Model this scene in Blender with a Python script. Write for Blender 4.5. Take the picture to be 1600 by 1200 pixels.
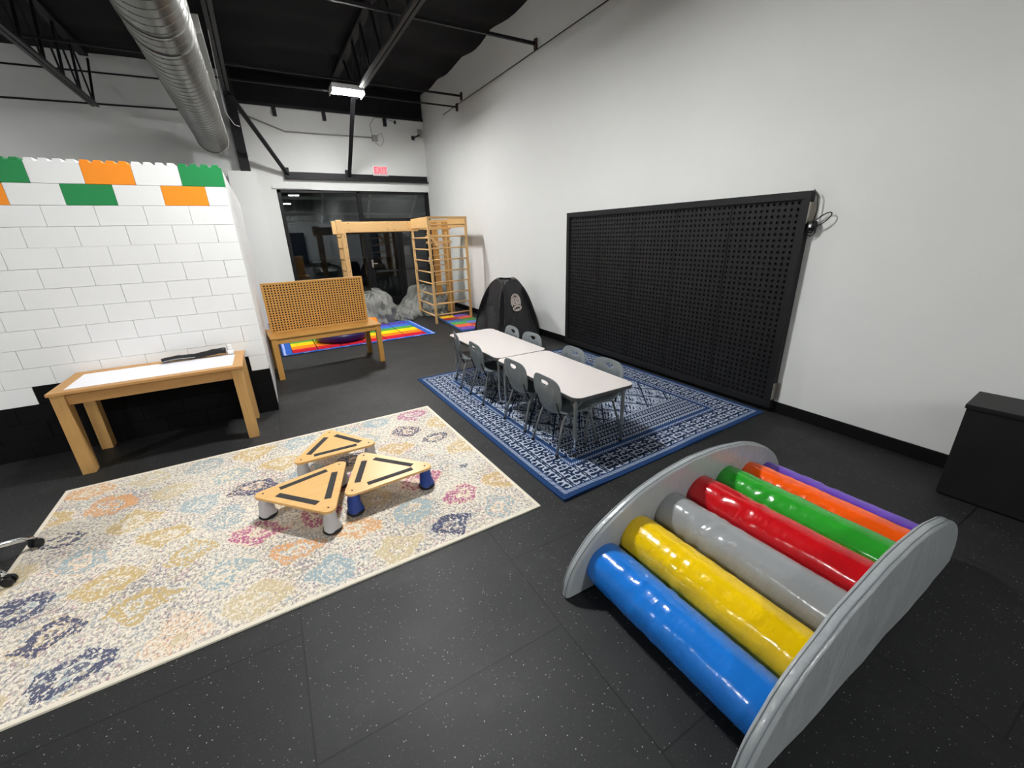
import bpy, bmesh, math, random
from mathutils import Vector, Matrix, Euler, noise
for o in list(bpy.data.objects): bpy.data.objects.remove(o)
scn = bpy.context.scene
COL = scn.collection
PI = math.pi

# ------------------------------------------------------------------ camera
def RZ(a): return Matrix.Rotation(a, 3, 'Z')
def RX(a): return Matrix.Rotation(a, 3, 'X')
CAMR = RZ(-.51333) @ RX(1.22158) @ RZ(-.03097)
cd = bpy.data.cameras.new('camera'); cam = bpy.data.objects.new('camera', cd); COL.objects.link(cam)
cam.matrix_world = Matrix.Translation((0, 0, 1.67)) @ CAMR.to_4x4()
cd.sensor_width = 36; cd.lens = 644.2 * 36 / 1600; cd.clip_start = .05; cd.clip_end = 200
scn.camera = cam
# ------------------------------------------------------------------ world, exposure
w = bpy.data.worlds.new('night'); scn.world = w; w.use_nodes = True
w.node_tree.nodes['Background'].inputs[0].default_value = (.10, .13, .2, 1)
w.node_tree.nodes['Background'].inputs[1].default_value = .02
vs = scn.view_settings
vs.view_transform = 'Standard'; vs.look = 'None'; vs.gamma = 1; vs.use_curve_mapping = False
vs.exposure = 1.03
LAMP = 250.0     # radiance of the ceiling fixtures' diffusers

# ------------------------------------------------------------------ node helpers
class S:
    """socket wrapper with arithmetic"""
    def __init__(s, nt, sock): s.nt = nt; s.k = sock
    def _m(s, op, *a, clamp=False):
        n = s.nt.nodes.new('ShaderNodeMath'); n.operation = op; n.use_clamp = clamp
        for i, v in enumerate(a):
            if isinstance(v, S): s.nt.links.new(v.k, n.inputs[i])
            else: n.inputs[i].default_value = v
        return S(s.nt, n.outputs[0])
    def __add__(s, o): return s._m('ADD', s, o)
    def __radd__(s, o): return s._m('ADD', o, s)
    def __sub__(s, o): return s._m('SUBTRACT', s, o)
    def __rsub__(s, o): return s._m('SUBTRACT', o, s)
    def __mul__(s, o): return s._m('MULTIPLY', s, o)
    def __rmul__(s, o): return s._m('MULTIPLY', o, s)
    def __truediv__(s, o): return s._m('DIVIDE', s, o)
    def gt(s, o): return s._m('GREATER_THAN', s, o)
    def lt(s, o): return s._m('LESS_THAN', s, o)
    def abs(s): return s._m('ABSOLUTE', s)
    def fr(s): return s._m('FRACT', s)
    def fl(s): return s._m('FLOOR', s)
    def sin(s): return s._m('SINE', s)
    def min(s, o): return s._m('MINIMUM', s, o)
    def max(s, o): return s._m('MAXIMUM', s, o)
    def pow(s, o): return s._m('POWER', s, o)
    def sqrt(s): return s._m('SQRT', s)
    def clamp(s): return s._m('ADD', s, 0.0, clamp=True)
    def rng(s, a, b): # a<s<b
        return s.gt(a) * s.lt(b)

class MAT:
    def __init__(m, name, rough=.6, metal=0, spec=.5, coat=0):
        m.m = bpy.data.materials.new(name); m.m.use_nodes = True; m.nt = m.m.node_tree
        m.b = m.nt.nodes['Principled BSDF']
        m.b.inputs['Roughness'].default_value = rough; m.b.inputs['Metallic'].default_value = metal
        m.b.inputs['Specular IOR Level'].default_value = spec
        m.b.inputs['Coat Weight'].default_value = coat; m.b.inputs['Coat Roughness'].default_value = .08
        m._tc = None
    def n(m, t, **kw):
        n = m.nt.nodes.new(t)
        for k, v in kw.items(): setattr(n, k, v)
        return n
    def L(m, a, b): m.nt.links.new(a.k if isinstance(a, S) else a, b)
    def tc(m, which='Object'):
        if m._tc is None: m._tc = m.n('ShaderNodeTexCoord')
        return m._tc.outputs[which]
    def xyz(m, which='Object'):
        s = m.n('ShaderNodeSeparateXYZ'); m.L(m.tc(which), s.inputs[0])
        return [S(m.nt, s.outputs[i]) for i in range(3)]
    def vec(m, x, y, z=0.0):
        c = m.n('ShaderNodeCombineXYZ')
        for i, v in enumerate((x, y, z)):
            if isinstance(v, S): m.L(v, c.inputs[i])
            else: c.inputs[i].default_value = v
        return c.outputs[0]
    def noise(m, scale, detail=3, rough=.5, v=None, stretch=None, col=False, which='Object'):
        n = m.n('ShaderNodeTexNoise'); n.inputs['Scale'].default_value = scale
        n.inputs['Detail'].default_value = detail; n.inputs['Roughness'].default_value = rough
        if v is None: v = m.tc(which)
        if stretch:
            mp = m.n('ShaderNodeMapping'); mp.inputs['Scale'].default_value = stretch; m.L(v, mp.inputs[0]); v = mp.outputs[0]
        m.L(v, n.inputs['Vector'])
        return n.outputs['Color'] if col else S(m.nt, n.outputs['Fac'])
    def wn(m, v):
        n = m.n('ShaderNodeTexWhiteNoise', noise_dimensions='3D'); m.L(v, n.inputs['Vector'])
        return S(m.nt, n.outputs['Value'])
    def voro(m, scale, v=None, rand=1.0):
        n = m.n('ShaderNodeTexVoronoi'); n.inputs['Scale'].default_value = scale; n.inputs['Randomness'].default_value = rand
        m.L(v if v is not None else m.tc(), n.inputs['Vector'])
        s = m.n('ShaderNodeSeparateColor'); m.L(n.outputs['Color'], s.inputs[0])
        return S(m.nt, n.outputs['Distance']), S(m.nt, s.outputs[0]), S(m.nt, s.outputs[1])
    def mix(m, f, a, b):
        n = m.n('ShaderNodeMix', data_type='RGBA')
        for s, v in ((n.inputs[0], f), (n.inputs[6], a), (n.inputs[7], b)):
            if isinstance(v, S): m.L(v, s)
            elif isinstance(v, bpy.types.NodeSocket): m.L(v, s)
            elif isinstance(v, (int, float)): s.default_value = v
            else: s.default_value = (*v, 1)
        return n.outputs[2]
    def ramp(m, f, stops, const=False):
        n = m.n('ShaderNodeValToRGB'); r = n.color_ramp
        if const: r.interpolation = 'CONSTANT'
        while len(r.elements) < len(stops): r.elements.new(.5)
        for e, (p, c) in zip(r.elements, stops): e.position = p; e.color = (*c, 1)
        m.L(f, n.inputs[0]); return n.outputs[0]
    def col(m, c):
        if isinstance(c, (tuple, list)): m.b.inputs['Base Color'].default_value = (*c, 1)
        else: m.L(c, m.b.inputs['Base Color'])
        return m
    def rough(m, s): m.L(s, m.b.inputs['Roughness']); return m
    def bump(m, h, strength=.3, dist=.01):
        n = m.n('ShaderNodeBump'); n.inputs['Strength'].default_value = strength; n.inputs['Distance'].default_value = dist
        m.L(h, n.inputs['Height']); m.L(n.outputs[0], m.b.inputs['Normal']); return m

def sr(r, g, b):
    f = lambda c: (c / 255 / 12.92) if c / 255 <= .04045 else ((c / 255 + .055) / 1.055) ** 2.4
    return (f(r), f(g), f(b))

def simple(name, c, rough=.6, metal=0, spec=.5, var=.0, bump=0, bscale=60, coat=0, vscale=4):
    m = MAT(name, rough, metal, spec, coat)
    if var:
        f = m.noise(vscale, 3)
        m.col(m.mix(f, tuple(x * (1 - var) for x in c), tuple(min(1, x * (1 + var)) for x in c)))
    else: m.col(c)
    if bump: m.bump(m.noise(bscale, 2), bump, .002)
    return m.m

def wood(name, c1, c2, axis=0, rough=.45, scale=6, knots=True):
    m = MAT(name, rough)
    st = [9, 9, 9]; st[axis] = .8
    f = m.noise(scale, 4, .6, stretch=tuple(st))
    c = m.mix(f, c1, c2)
    if knots:
        st2 = [3.2, 3.2, 3.2]; st2[axis] = 1.2
        mp = m.n('ShaderNodeMapping'); mp.inputs['Scale'].default_value = tuple(st2); m.L(m.tc(), mp.inputs[0])
        d, r, g = m.voro(1.6, mp.outputs[0])
        c = m.mix(d.lt(.045) * r.gt(.35), c, tuple(x * .35 for x in c1))
    m.col(c); m.bump(f, .08, .002)
    return m.m

M = {}
M['wall'] = simple('white_wall_paint', (.70, .71, .69), .75, var=.02, bump=.12, bscale=90)
M['ceil'] = simple('black_insulation', (.0085, .0085, .0095), .7, spec=.15, var=.4, bump=.6, bscale=9)
M['steel'] = simple('black_painted_steel', (.010, .010, .0115), .5, spec=.25, var=.3)
M['steelg'] = simple('dark_grey_steel', (.020, .020, .022), .5, spec=.3)
M['base'] = simple('black_rubber_base', (.004, .004, .0045), .5, spec=.2)
M['frame'] = simple('black_window_frame', (.006, .006, .0065), .4, spec=.25)
M['blackwood'] = simple('black_painted_board', (.009, .009, .0098), .5, spec=.25, var=.3, bump=.1, bscale=50)
M['hole'] = simple('hole_dark', (.002, .002, .002), .9)  # near-black standing in for shade inside holes; also inks the banner marks
M['chrome'] = simple('chrome', (.75, .75, .76), .12, metal=1)
M['zinc'] = simple('zinc_plate', (.55, .53, .48), .35, metal=1)
M['plastic'] = simple('black_plastic', (.008, .008, .009), .42, spec=.35)
M['red_rust'] = simple('red_primer', (.035, .010, .009), .7)
M['maple'] = wood('birch_plywood', sr(196, 150, 86), sr(220, 180, 116), 0, .35, 5, False)
M['pine_x'] = wood('pine_x', sr(164, 118, 62), sr(190, 146, 90), 0, .5)
M['pine_y'] = wood('pine_y', sr(164, 118, 62), sr(190, 146, 90), 1, .5)
M['pine_z'] = wood('pine_z', sr(172, 128, 70), sr(198, 158, 100), 2, .5)
M['oldpine_x'] = wood('honey_pine_x', sr(164, 116, 50), sr(192, 144, 74), 0, .5)
M['oldpine_y'] = wood('honey_pine_y', sr(164, 116, 50), sr(192, 144, 74), 1, .5)
M['oldpine_z'] = wood('honey_pine_z', sr(164, 116, 50), sr(192, 144, 74), 2, .5)
M['beech_x'] = wood('pale_beech_x', sr(192, 150, 92), sr(216, 180, 126), 0, .5)
M['beech_z'] = wood('pale_beech_z', sr(192, 150, 92), sr(216, 180, 126), 2, .5)
M['beech_y'] = wood('pale_beech_y', sr(192, 150, 92), sr(216, 180, 126), 1, .5)
M['grip'] = simple('grip_tape', (.022, .021, .021), .85, bump=.5, bscale=400)
M['white_block'] = simple('white_toy_block', (.76, .77, .76), .5, var=.02, bump=.25, bscale=160)
M['green_block'] = simple('green_toy_block', sr(14, 128, 66), .45, bump=.25, bscale=160)
M['orange_block'] = simple('orange_toy_block', sr(240, 142, 20), .45, bump=.25, bscale=160)
M['black_block'] = simple('black_toy_block', (.0028, .0028, .003), .7, spec=.12, bump=.25, bscale=160)
M['inset'] = simple('white_tabletop_inset', (.78, .78, .83), .3, var=.04, vscale=30)
M['laminate'] = simple('speckled_grey_laminate', sr(197, 190, 186), .32, var=.03, vscale=200)
M['edge'] = simple('dark_table_edge', sr(66, 68, 70), .5)
M['tubeg'] = simple('grey_powder_tube', sr(128, 132, 134), .32, metal=.5)
M['chairp'] = simple('grey_chair_plastic', sr(104, 112, 115), .36, bump=.15, bscale=500)
M['white_plastic'] = simple('white_plastic', (.8, .8, .8), .35)
M['tent'] = None
def vinyl(name, c, ws=14, st=.5, rough=.22, stretch=(1, 1, 1), dist=.012):
    m = MAT(name, rough, coat=.35); m.col(c)
    f = m.noise(ws, 4, .55, stretch=stretch); m.bump(f, st, dist)
    return m.m
ROLLC = [('blue', sr(28, 116, 208)), ('yellow', sr(236, 196, 6)), ('grey', sr(146, 149, 151)), ('red', sr(196, 20, 28)),
         ('green', sr(44, 158, 44)), ('orange', sr(250, 92, 16)), ('purple', sr(98, 58, 176))]
M['greyvinyl'] = vinyl('grey_vinyl', sr(158, 163, 165), 4, .8, .3, (1.5, 1, .6), .035)
m = MAT('bean_bag_fabric', .5); m.col(m.mix(m.noise(3, 2), sr(112, 113, 108), sr(140, 142, 136))); m.bump(m.noise(9, 5, .6, stretch=(1.6, 1.6, .4)), 1.0, .06); M['bag'] = m.m
m = MAT('tent_cloth', .48); m.col((.010, .010, .0115)); m.bump(m.noise(8, 4, .6, stretch=(1.5, 1.5, .5)), .9, .03); M['tent'] = m.m

# galvanised duct
m = MAT('galvanised_steel', .33, metal=.9)
f = m.noise(1.2, 1, .5); m.col(m.mix(f, sr(105, 105, 100), sr(142, 142, 137))); M['duct'] = m.m
M['ductseam'] = simple('duct_seam', sr(150, 150, 145), .3, metal=.9)

# floor: black crumb rubber mats with pale flecks
m = MAT('rubber_mat_floor', .62, spec=.35)
x, y, z = m.xyz()
c = ((x + .18) / 1.024); ci = c.fl(); fx = c.fr()
yy = ((y - 1.107 + ci * .57) / 1.035); fy = yy.fr(); yi = yy.fl()
ex = fx.min(1 - fx) * 1.024; ey = fy.min(1 - fy) * 1.035
seam = ex.min(ey).lt(.0035)
tone = m.wn(m.vec(ci, yi))
d, r, g = m.voro(125, None)
sz = r * .24 + .05
fleck = d.lt(sz) * g.gt(.93 - m.noise(1.1, 2) * .14)
d2, r2, g2 = m.voro(210, None)
fleck2 = d2.lt(.26) * g2.gt(.88)
basec = m.mix(m.noise(1.3, 5, .65), (.0065, .0068, .0070), (.0125, .0129, .0131))
basec = m.mix(tone * .35, basec, (.022, .0225, .023))
dust = m.noise(3.2, 6, .7); basec = m.mix((dust - .55).max(0.0) * 1.2, basec, (.06, .06, .06))
basec = m.mix(fleck * .8, basec, m.mix(r, (.08, .08, .08), (.36, .36, .36)))
basec = m.mix(fleck2 * .55, basec, (.085, .085, .085))
basec = m.mix(seam, basec, (.002, .002, .002))
m.col(basec); hh = m.noise(260, 2) * .4 + (1 - seam); m.bump(hh, .25, .002)
m.rough(m.noise(1.7, 4) * .3 + .42)
M['floor'] = m.m

# glass: thin pane
m = bpy.data.materials.new('window_glass'); m.use_nodes = True; nt = m.node_tree; nt.nodes.clear()
o = nt.nodes.new('ShaderNodeOutputMaterial'); mx = nt.nodes.new('ShaderNodeMixShader'); tr = nt.nodes.new('ShaderNodeBsdfTransparent')
tr.inputs[0].default_value = (.8, .84, .83, 1)
gl = nt.nodes.new('ShaderNodeBsdfGlossy'); gl.inputs['Roughness'].default_value = .0; gl.inputs[0].default_value = (.95, .97, 1, 1)
fr = nt.nodes.new('ShaderNodeFresnel'); fr.inputs[0].default_value = 1.55
mm = nt.nodes.new('ShaderNodeMath'); mm.operation = 'MULTIPLY'; mm.inputs[1].default_value = 1.25; mm.use_clamp = True
nt.links.new(fr.outputs[0], mm.inputs[0]); nt.links.new(mm.outputs[0], mx.inputs[0]); nt.links.new(tr.outputs[0], mx.inputs[1]); nt.links.new(gl.outputs[0], mx.inputs[2]); nt.links.new(mx.outputs[0], o.inputs[0])
M['glass'] = m
def emis(name, c, s):
    m = MAT(name); m.col(c); m.b.inputs['Emission Color'].default_value = (*c, 1); m.b.inputs['Emission Strength'].default_value = s; return m.m
M['lamp'] = emis('led_diffuser', (1.0, 1.0, .995), LAMP)
M['exitface'] = emis('exit_sign_face', (.5, .36, .36), .12)
M['exitred'] = emis('exit_letters', (1, .02, .06), 1.2)

# ------------------------------------------------------------------ rug materials (UV in metres)
def uv_xy(m):
    s = m.n('ShaderNodeSeparateXYZ'); m.L(m.tc('UV'), s.inputs[0]); return S(m.nt, s.outputs[0]), S(m.nt, s.outputs[1])
def cream_rug(W, H):
    m = MAT('cream_rug_pile', .95, spec=.1)
    x, y = uv_xy(m)
    nc = m.noise(9, 3, .6, v=m.tc('UV'), col=True)
    s = m.n('ShaderNodeSeparateColor'); m.L(nc, s.inputs[0]); n1 = S(m.nt, s.outputs[0]); n2 = S(m.nt, s.outputs[1])
    nl = m.noise(3.2, 2, .5, v=m.tc('UV'), col=True)
    s2 = m.n('ShaderNodeSeparateColor'); m.L(nl, s2.inputs[0]); l1 = S(m.nt, s2.outputs[0]); l2 = S(m.nt, s2.outputs[1])
    xd = x + (n1 - .5) * .13 + (l1 - .5) * .22; yd = y + (n2 - .5) * .13 + (l2 - .5) * .22
    # ogee lattice: offset rows of worn medallions
    tw, th = .34, .29
    ry = (yd / th); row = ry.fl(); off = (row * .5).fr()
    cx_ = xd / tw + off; colm = cx_.fl()
    u = cx_.fr() - .5; v = ry.fr() - .5
    rr = (u * u + v * v).sqrt() * .6 + (u.abs() + v.abs()) * .4
    h1 = m.wn(m.vec(colm, row, 3.0)); h2 = m.wn(m.vec(colm, row, 8.0)); h3 = m.wn(m.vec(colm, row, 12.0))
    navy_ = sr(64, 70, 98); gold = sr(184, 158, 106); aqua = sr(142, 160, 166); oran = sr(204, 150, 100); mag = sr(164, 84, 122); sand = sr(190, 174, 138)
    pal = [(0, navy_), (.20, gold), (.34, aqua), (.50, sand), (.60, navy_), (.70, mag), (.78, aqua), (.88, oran)]
    pal2 = [(0, aqua), (.2, sand), (.4, gold), (.55, oran), (.7, navy_), (.85, aqua)]
    ca = m.ramp(h1, pal, True); cb = m.ramp(h2, pal2, True)
    wv = m.vec(x * 1.0, y * .8, 1.0)
    fine = m.noise(58, 3, .65, v=wv); fine2 = m.noise(66, 3, .65, v=m.vec(x + 5.0, y, 2.0)); big = m.noise(2.6, 3, .6, v=m.vec(x, y, 7.0))
    cream = m.mix(m.noise(30, 3, .6, v=m.tc('UV')), sr(200, 190, 172), sr(232, 225, 210))
    wear = (big - .5) * .45
    sp = m.noise(70, 3, .7, v=m.vec(x, y * .75, 20.0)); spk = m.noise(9, 2, v=m.vec(x, y, 31.0))
    spc = m.ramp(spk, [(0, sr(120, 140, 150)), (.40, sr(104, 98, 112)), (.47, sr(158, 138, 100)), (.52, sr(120, 116, 110)), (.57, sr(160, 104, 116)), (.62, sr(84, 84, 104))], True)
    c = m.mix(sp.gt(.545 + (big - .5) * .3) * .72, cream, spc)
    c = m.mix(rr.lt(.45) * fine2.gt(.52) * .50, c, cb)
    c = m.mix(rr.rng(.20, .41) * (fine + wear * -.4).gt(.472) * (h3.gt(.06)) * .92, c, ca)
    c = m.mix(rr.lt(.11) * fine.gt(.47) * .8, c, ca)
    c = m.mix(rr.gt(.45) * fine.gt(.52) * .45, c, sr(112, 112, 122))
    e = x.min(W - x).min(y.min(H - y))
    c = m.mix(e.lt(.024) , c, cream)
    c = m.mix(e.lt(.010), c, sr(210, 203, 186))
    m.col(c); m.bump(m.noise(350, 2, v=m.tc('UV')), .5, .004)
    return m.m
def blue_rug(W, H):
    m = MAT('blue_rug_pile', .95, spec=.1)
    x, y = uv_xy(m)
    navy = sr(22, 34, 58); blue = sr(32, 58, 98); white = sr(164, 174, 188)
    ex = x.min(W - x); ey = y.min(H - y); e = ex.min(ey)
    # symmetric woven motif: quantised mirrored noise
    def motif(tile, q, seed, thr, ax=x, ay=y):
        u = (ax / tile).fr() - .5; v = (ay / tile).fr() - .5
        qu = (u.abs() * (tile / q)).fl(); qv = (v.abs() * (tile / q)).fl()
        return m.wn(m.vec(qu, qv, seed)).gt(thr)
    def curls(tile, ax=x, ay=y):
        u = (ax / tile).fr() - .5; v = (ay / tile).fr() - .5
        par = ((ax / tile).fl() + (ay / tile).fl()) * .5
        r = ((u * u) + (v * v)).sqrt()
        gap = (u * (par.fr() * 4 - 1)).gt(.18) * v.abs().lt(.14)
        return (r.rng(.22, .40) * (1 - gap)).max(u.abs().max(v.abs()).gt(.455) * motif(tile, .014, 5.0, .45)).max(r.lt(.09))
    wob = (m.noise(40, 2, v=m.tc('UV')) - .5) * .012
    bandp = curls(.082, x + wob, y + wob).max(motif(.164, .0135, 9.0, .80)) * (1 - motif(.082, .012, 2.0, .84))
    # lattice of stepped diamonds
    tx, ty = .30, .36
    u = ((x - W / 2) / tx); v = ((y - H / 2) / ty)
    a = (u.fr() - .5).abs() * 2; b = (v.fr() - .5).abs() * 2
    ms = (a + b)
    rings = ((ms * 3.6).fr()).gt(.5)
    field = (rings * motif(.30, .012, 4.0, .30)).max(motif(.15, .0125, 6.0, .72)) * (1 - (ms - 1).abs().lt(.07))
    # border bands along the two short sides
    def stripes(ey_):
        k = ey_ / .052; f = k.fr(); pi_ = k.fl()
        dots = (((x / .028).fr() - .5).abs() * 2 + (f - .5).abs() * 2).rng(.35, .95)
        zz = ((f - .5) * .9 - (((x / .04).fr() - .5).abs() - .25) * 1.6).abs().lt(.17)
        odd = (pi_ * .5).fr().gt(.25)
        return (dots * odd + zz * (1 - odd)).clamp() * f.rng(.08, .92)
    st = stripes(ey)
    pat = m.mix(ey.rng(.375, .72), field, st)
    patv = S(m.nt, pat)
    c = m.mix(patv, navy, white)
    c = m.mix(e.lt(.375), c, blue)
    c = m.mix(e.rng(.045, .075) * ((x + y) / .02).fr().gt(.5), c, white)
    c = m.mix(e.rng(.085, .300), c, m.mix(bandp, navy, white))
    c = m.mix(e.rng(.312, .335) * ((x - y) / .02).fr().gt(.5), c, white)
    wear = m.noise(120, 3, .7, v=m.tc('UV')); c = m.mix(wear.gt(.56) * .5, c, m.mix(.5, navy, blue))
    m.col(c); m.bump(m.noise(350, 2, v=m.tc('UV')), .5, .003)
    return m.m
def rainbow_rug(W, H):
    m = MAT('rainbow_rug_pile', .9, spec=.1)
    x, y = uv_xy(m); e = x.min(W - x).min(y.min(H - y))
    f = (y - .10) / (H - .2)
    c = m.ramp(f, [(0, sr(196, 24, 44)), (.165, sr(240, 128, 30)), (.33, sr(248, 210, 20)), (.5, sr(86, 158, 72)), (.66, sr(60, 110, 200)), (.83, sr(86, 70, 160))], True)
    k = (x - .15) / ((W - .3) / 6)
    mark = ((x / .045).fr().rng(.3, .7)) * ((f / .166).fr().rng(.25, .75)) * m.noise(30, 2, v=m.tc('UV')).gt(.5)
    c = m.mix(mark * (f.gt(.33)) * .35, c, sr(90, 70, 40))
    c = m.mix(k.fr().min(1 - k.fr()).lt(.02), c, sr(16, 14, 22))
    c = m.mix(x.min(W - x).lt(.15).max(e.lt(.10)), c, sr(52, 98, 186))
    c = m.mix(e.rng(.03, .06) * (x / .3).fr().lt(.3) * m.noise(60, 2, v=m.tc('UV')).gt(.5), c, sr(210, 220, 240))
    c = m.mix(e.lt(.012), c, sr(16, 22, 50))
    m.col(c); return m.m

# ------------------------------------------------------------------ mesh builder
class MB:
    def __init__(s): s.v = []; s.f = []; s.uv = None
    def add(s, vs, fs):
        n = len(s.v); s.v += [tuple(p) for p in vs]; s.f += [tuple(i + n for i in f) for f in fs]; return s
    def box(s, x0, x1, y0, y1, z0, z1, T=None):
        vs = [Vector((x, y, z)) for z in (z0, z1) for y in (y0, y1) for x in (x0, x1)]
        if T is not None: vs = [T @ p for p in vs]
        return s.add(vs, [(0, 2, 3, 1), (4, 5, 7, 6), (0, 1, 5, 4), (2, 6, 7, 3), (0, 4, 6, 2), (1, 3, 7, 5)])
    def bar(s, a, b, w, h, up=(0, 0, 1)):
        a = Vector(a); b = Vector(b); d = (b - a); L = d.length; d.normalize()
        u = Vector(up)
        if abs(d.dot(u)) > .98: u = Vector((1, 0, 0))
        sx = d.cross(u).normalized(); sz = sx.cross(d).normalized()
        vs = []
        for p in (a, b):
            for i, j in ((-1, -1), (1, -1), (1, 1), (-1, 1)): vs.append(p + sx * (w / 2 * i) + sz * (h / 2 * j))
        return s.add(vs, [(3, 2, 1, 0), (4, 5, 6, 7), (0, 1, 5, 4), (1, 2, 6, 5), (2, 3, 7, 6), (3, 0, 4, 7)])
    def tube(s, pts, r, n=10, cap=True, closed=False):
        pts = [Vector(p) for p in pts]; k = len(pts)
        rs = r if isinstance(r, (list, tuple)) else [r] * k
        rings = []; prev = None
        for i, p in enumerate(pts):
            if closed: d = pts[(i + 1) % k] - pts[i - 1]
            else: d = (pts[min(i + 1, k - 1)] - pts[max(i - 1, 0)])
            d.normalize()
            if prev is None:
                u = Vector((0, 0, 1)) if abs(d.z) < .9 else Vector((1, 0, 0)); u = (u - d * u.dot(d)).normalized()
            else: u = (prev - d * prev.dot(d)).normalized()
            prev = u; w_ = d.cross(u)
            rings.append([p + (u * math.cos(2 * PI * j / n) + w_ * math.sin(2 * PI * j / n)) * rs[i] for j in range(n)])
        vs = [q for r_ in rings for q in r_]; fs = []
        for i in range(k if closed else k - 1):
            for j in range(n):
                a = i * n + j; b = i * n + (j + 1) % n; i2 = (i + 1) % k
                fs.append((a, b, i2 * n + (j + 1) % n, i2 * n + j))
        if cap and not closed: fs += [tuple(range(n))[::-1], tuple((k - 1) * n + j for j in range(n))]
        return s.add(vs, fs)
    def cyl(s, c, r, z0, z1, n=24, r2=None):
        return s.lathe(c, [(r, z0), (r if r2 is None else r2, z1)], n)
    def lathe(s, c, prof, n=24, cap=True):
        vs = []; fs = []; k = len(prof)
        for r, z in prof:
            for j in range(n): vs.append((c[0] + r * math.cos(2 * PI * j / n), c[1] + r * math.sin(2 * PI * j / n), z + (c[2] if len(c) > 2 else 0)))
        for i in range(k - 1):
            for j in range(n): fs.append((i * n + j, i * n + (j + 1) % n, (i + 1) * n + (j + 1) % n, (i + 1) * n + j))
        if cap: fs += [tuple(range(n))[::-1], tuple((k - 1) * n + j for j in range(n))]
        return s.add(vs, fs)
    def prism(s, poly, z0, z1, T=None):
        n = len(poly); vs = [Vector((x, y, z0)) for x, y in poly] + [Vector((x, y, z1)) for x, y in poly]
        if T is not None: vs = [T @ p for p in vs]
        return s.add(vs, [tuple(range(n))[::-1], tuple(range(n, 2 * n))] + [(i, (i + 1) % n, n + (i + 1) % n, n + i) for i in range(n)])
    def grid(s, P, close_u=False):
        nu = len(P); nv = len(P[0]); n = len(s.v)
        vs = [q for r_ in P for q in r_]; fs = []
        for i in range(nu if close_u else nu - 1):
            for j in range(nv - 1):
                i2 = (i + 1) % nu
                fs.append((i * nv + j, i2 * nv + j, i2 * nv + j + 1, i * nv + j + 1))
        return s.add(vs, fs)
    def build(s, name, mat, parent=None, smooth=False, bevel=0, seg=2, sub=0, solid=0, auto=None):
        me = bpy.data.meshes.new(name); me.from_pydata(s.v, [], s.f); me.update()
        bm = bmesh.new(); bm.from_mesh(me)
        if not solid: bmesh.ops.recalc_face_normals(bm, faces=bm.faces)
        bm.to_mesh(me); bm.free()
        o = bpy.data.objects.new(name, me); COL.objects.link(o)
        me.materials.append(M[mat] if isinstance(mat, str) else mat)
        if parent is not None: o.parent = parent
        if smooth:
            for p in me.polygons: p.use_smooth = True
        if solid:
            md = o.modifiers.new('s', 'SOLIDIFY'); md.thickness = solid; md.offset = 0
        if bevel:
            md = o.modifiers.new('b', 'BEVEL'); md.width = bevel; md.segments = seg; md.limit_method = 'ANGLE'; md.angle_limit = .6
            md.harden_normals = False
        if sub:
            md = o.modifiers.new('u', 'SUBSURF'); md.levels = sub; md.render_levels = sub
        if smooth and auto:
            bmm = bmesh.new(); bmm.from_mesh(me)
            for e in bmm.edges:
                if len(e.link_faces) == 2 and e.calc_face_angle(0) > auto: e.smooth = False
            bmm.to_mesh(me); bmm.free()
        return o
def tag(o, label=None, cat=None, group=None, kind=None):
    if label: o['label'] = label
    if cat: o['category'] = cat
    if group: o['group'] = group
    if kind: o['kind'] = kind
    return o
def thing(name, label, cat, loc=(0, 0, 0), rz=0, group=None):
    o = bpy.data.objects.new(name, None); COL.objects.link(o); o.empty_display_size = .1
    o.location = loc; o.rotation_euler = (0, 0, rz); return tag(o, label, cat, group)
def struct(name, mb, mat, **kw):
    o = mb.build(name, mat, **kw); o['kind'] = 'structure'; return o
def dup(root, loc, rz=None, label=None, group=None):
    r = root.copy(); COL.objects.link(r); r.location = loc
    if rz is not None: r.rotation_euler = (0, 0, rz)
    if label: r['label'] = label
    if group: r['group'] = group
    for ch in [c for c in bpy.data.objects if c.parent == root]:
        c = ch.copy(); COL.objects.link(c); c.parent = r
        for g in [q for q in bpy.data.objects if q.parent == ch]:
            d = g.copy(); COL.objects.link(d); d.parent = c
    return r
def rrect(x0, x1, y0, y1, r, n=6):
    P = []
    for cx, cy, a in ((x1 - r, y1 - r, 0), (x0 + r, y1 - r, PI / 2), (x0 + r, y0 + r, PI), (x1 - r, y0 + r, 1.5 * PI)):
        for i in range(n + 1): P.append((cx + r * math.cos(a + PI / 2 * i / n), cy + r * math.sin(a + PI / 2 * i / n)))
    return P
def bez(a, b, c, d, n=10):
    a, b, c, d = map(Vector, (a, b, c, d)); return [a * (1 - t) ** 3 + b * 3 * t * (1 - t) ** 2 + c * 3 * t * t * (1 - t) + d * t ** 3 for t in [i / n for i in range(n + 1)]]
def text_mesh(name, body, size, mat, parent, loc, rot, ext=.002, xs=1):
    cu = bpy.data.curves.new(name, 'FONT'); cu.body = body; cu.size = size; cu.extrude = ext; cu.align_x = 'CENTER'; cu.align_y = 'CENTER'
    t = bpy.data.objects.new(name, cu); COL.objects.link(t)
    dg = bpy.context.evaluated_depsgraph_get(); me = bpy.data.meshes.new_from_object(t.evaluated_get(dg))
    bpy.data.objects.remove(t); o = bpy.data.objects.new(name, me); COL.objects.link(o); me.materials.clear(); me.materials.append(M[mat])
    o.parent = parent; o.location = loc; o.rotation_euler = rot; o.scale = (xs, 1, 1); return o

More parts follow.
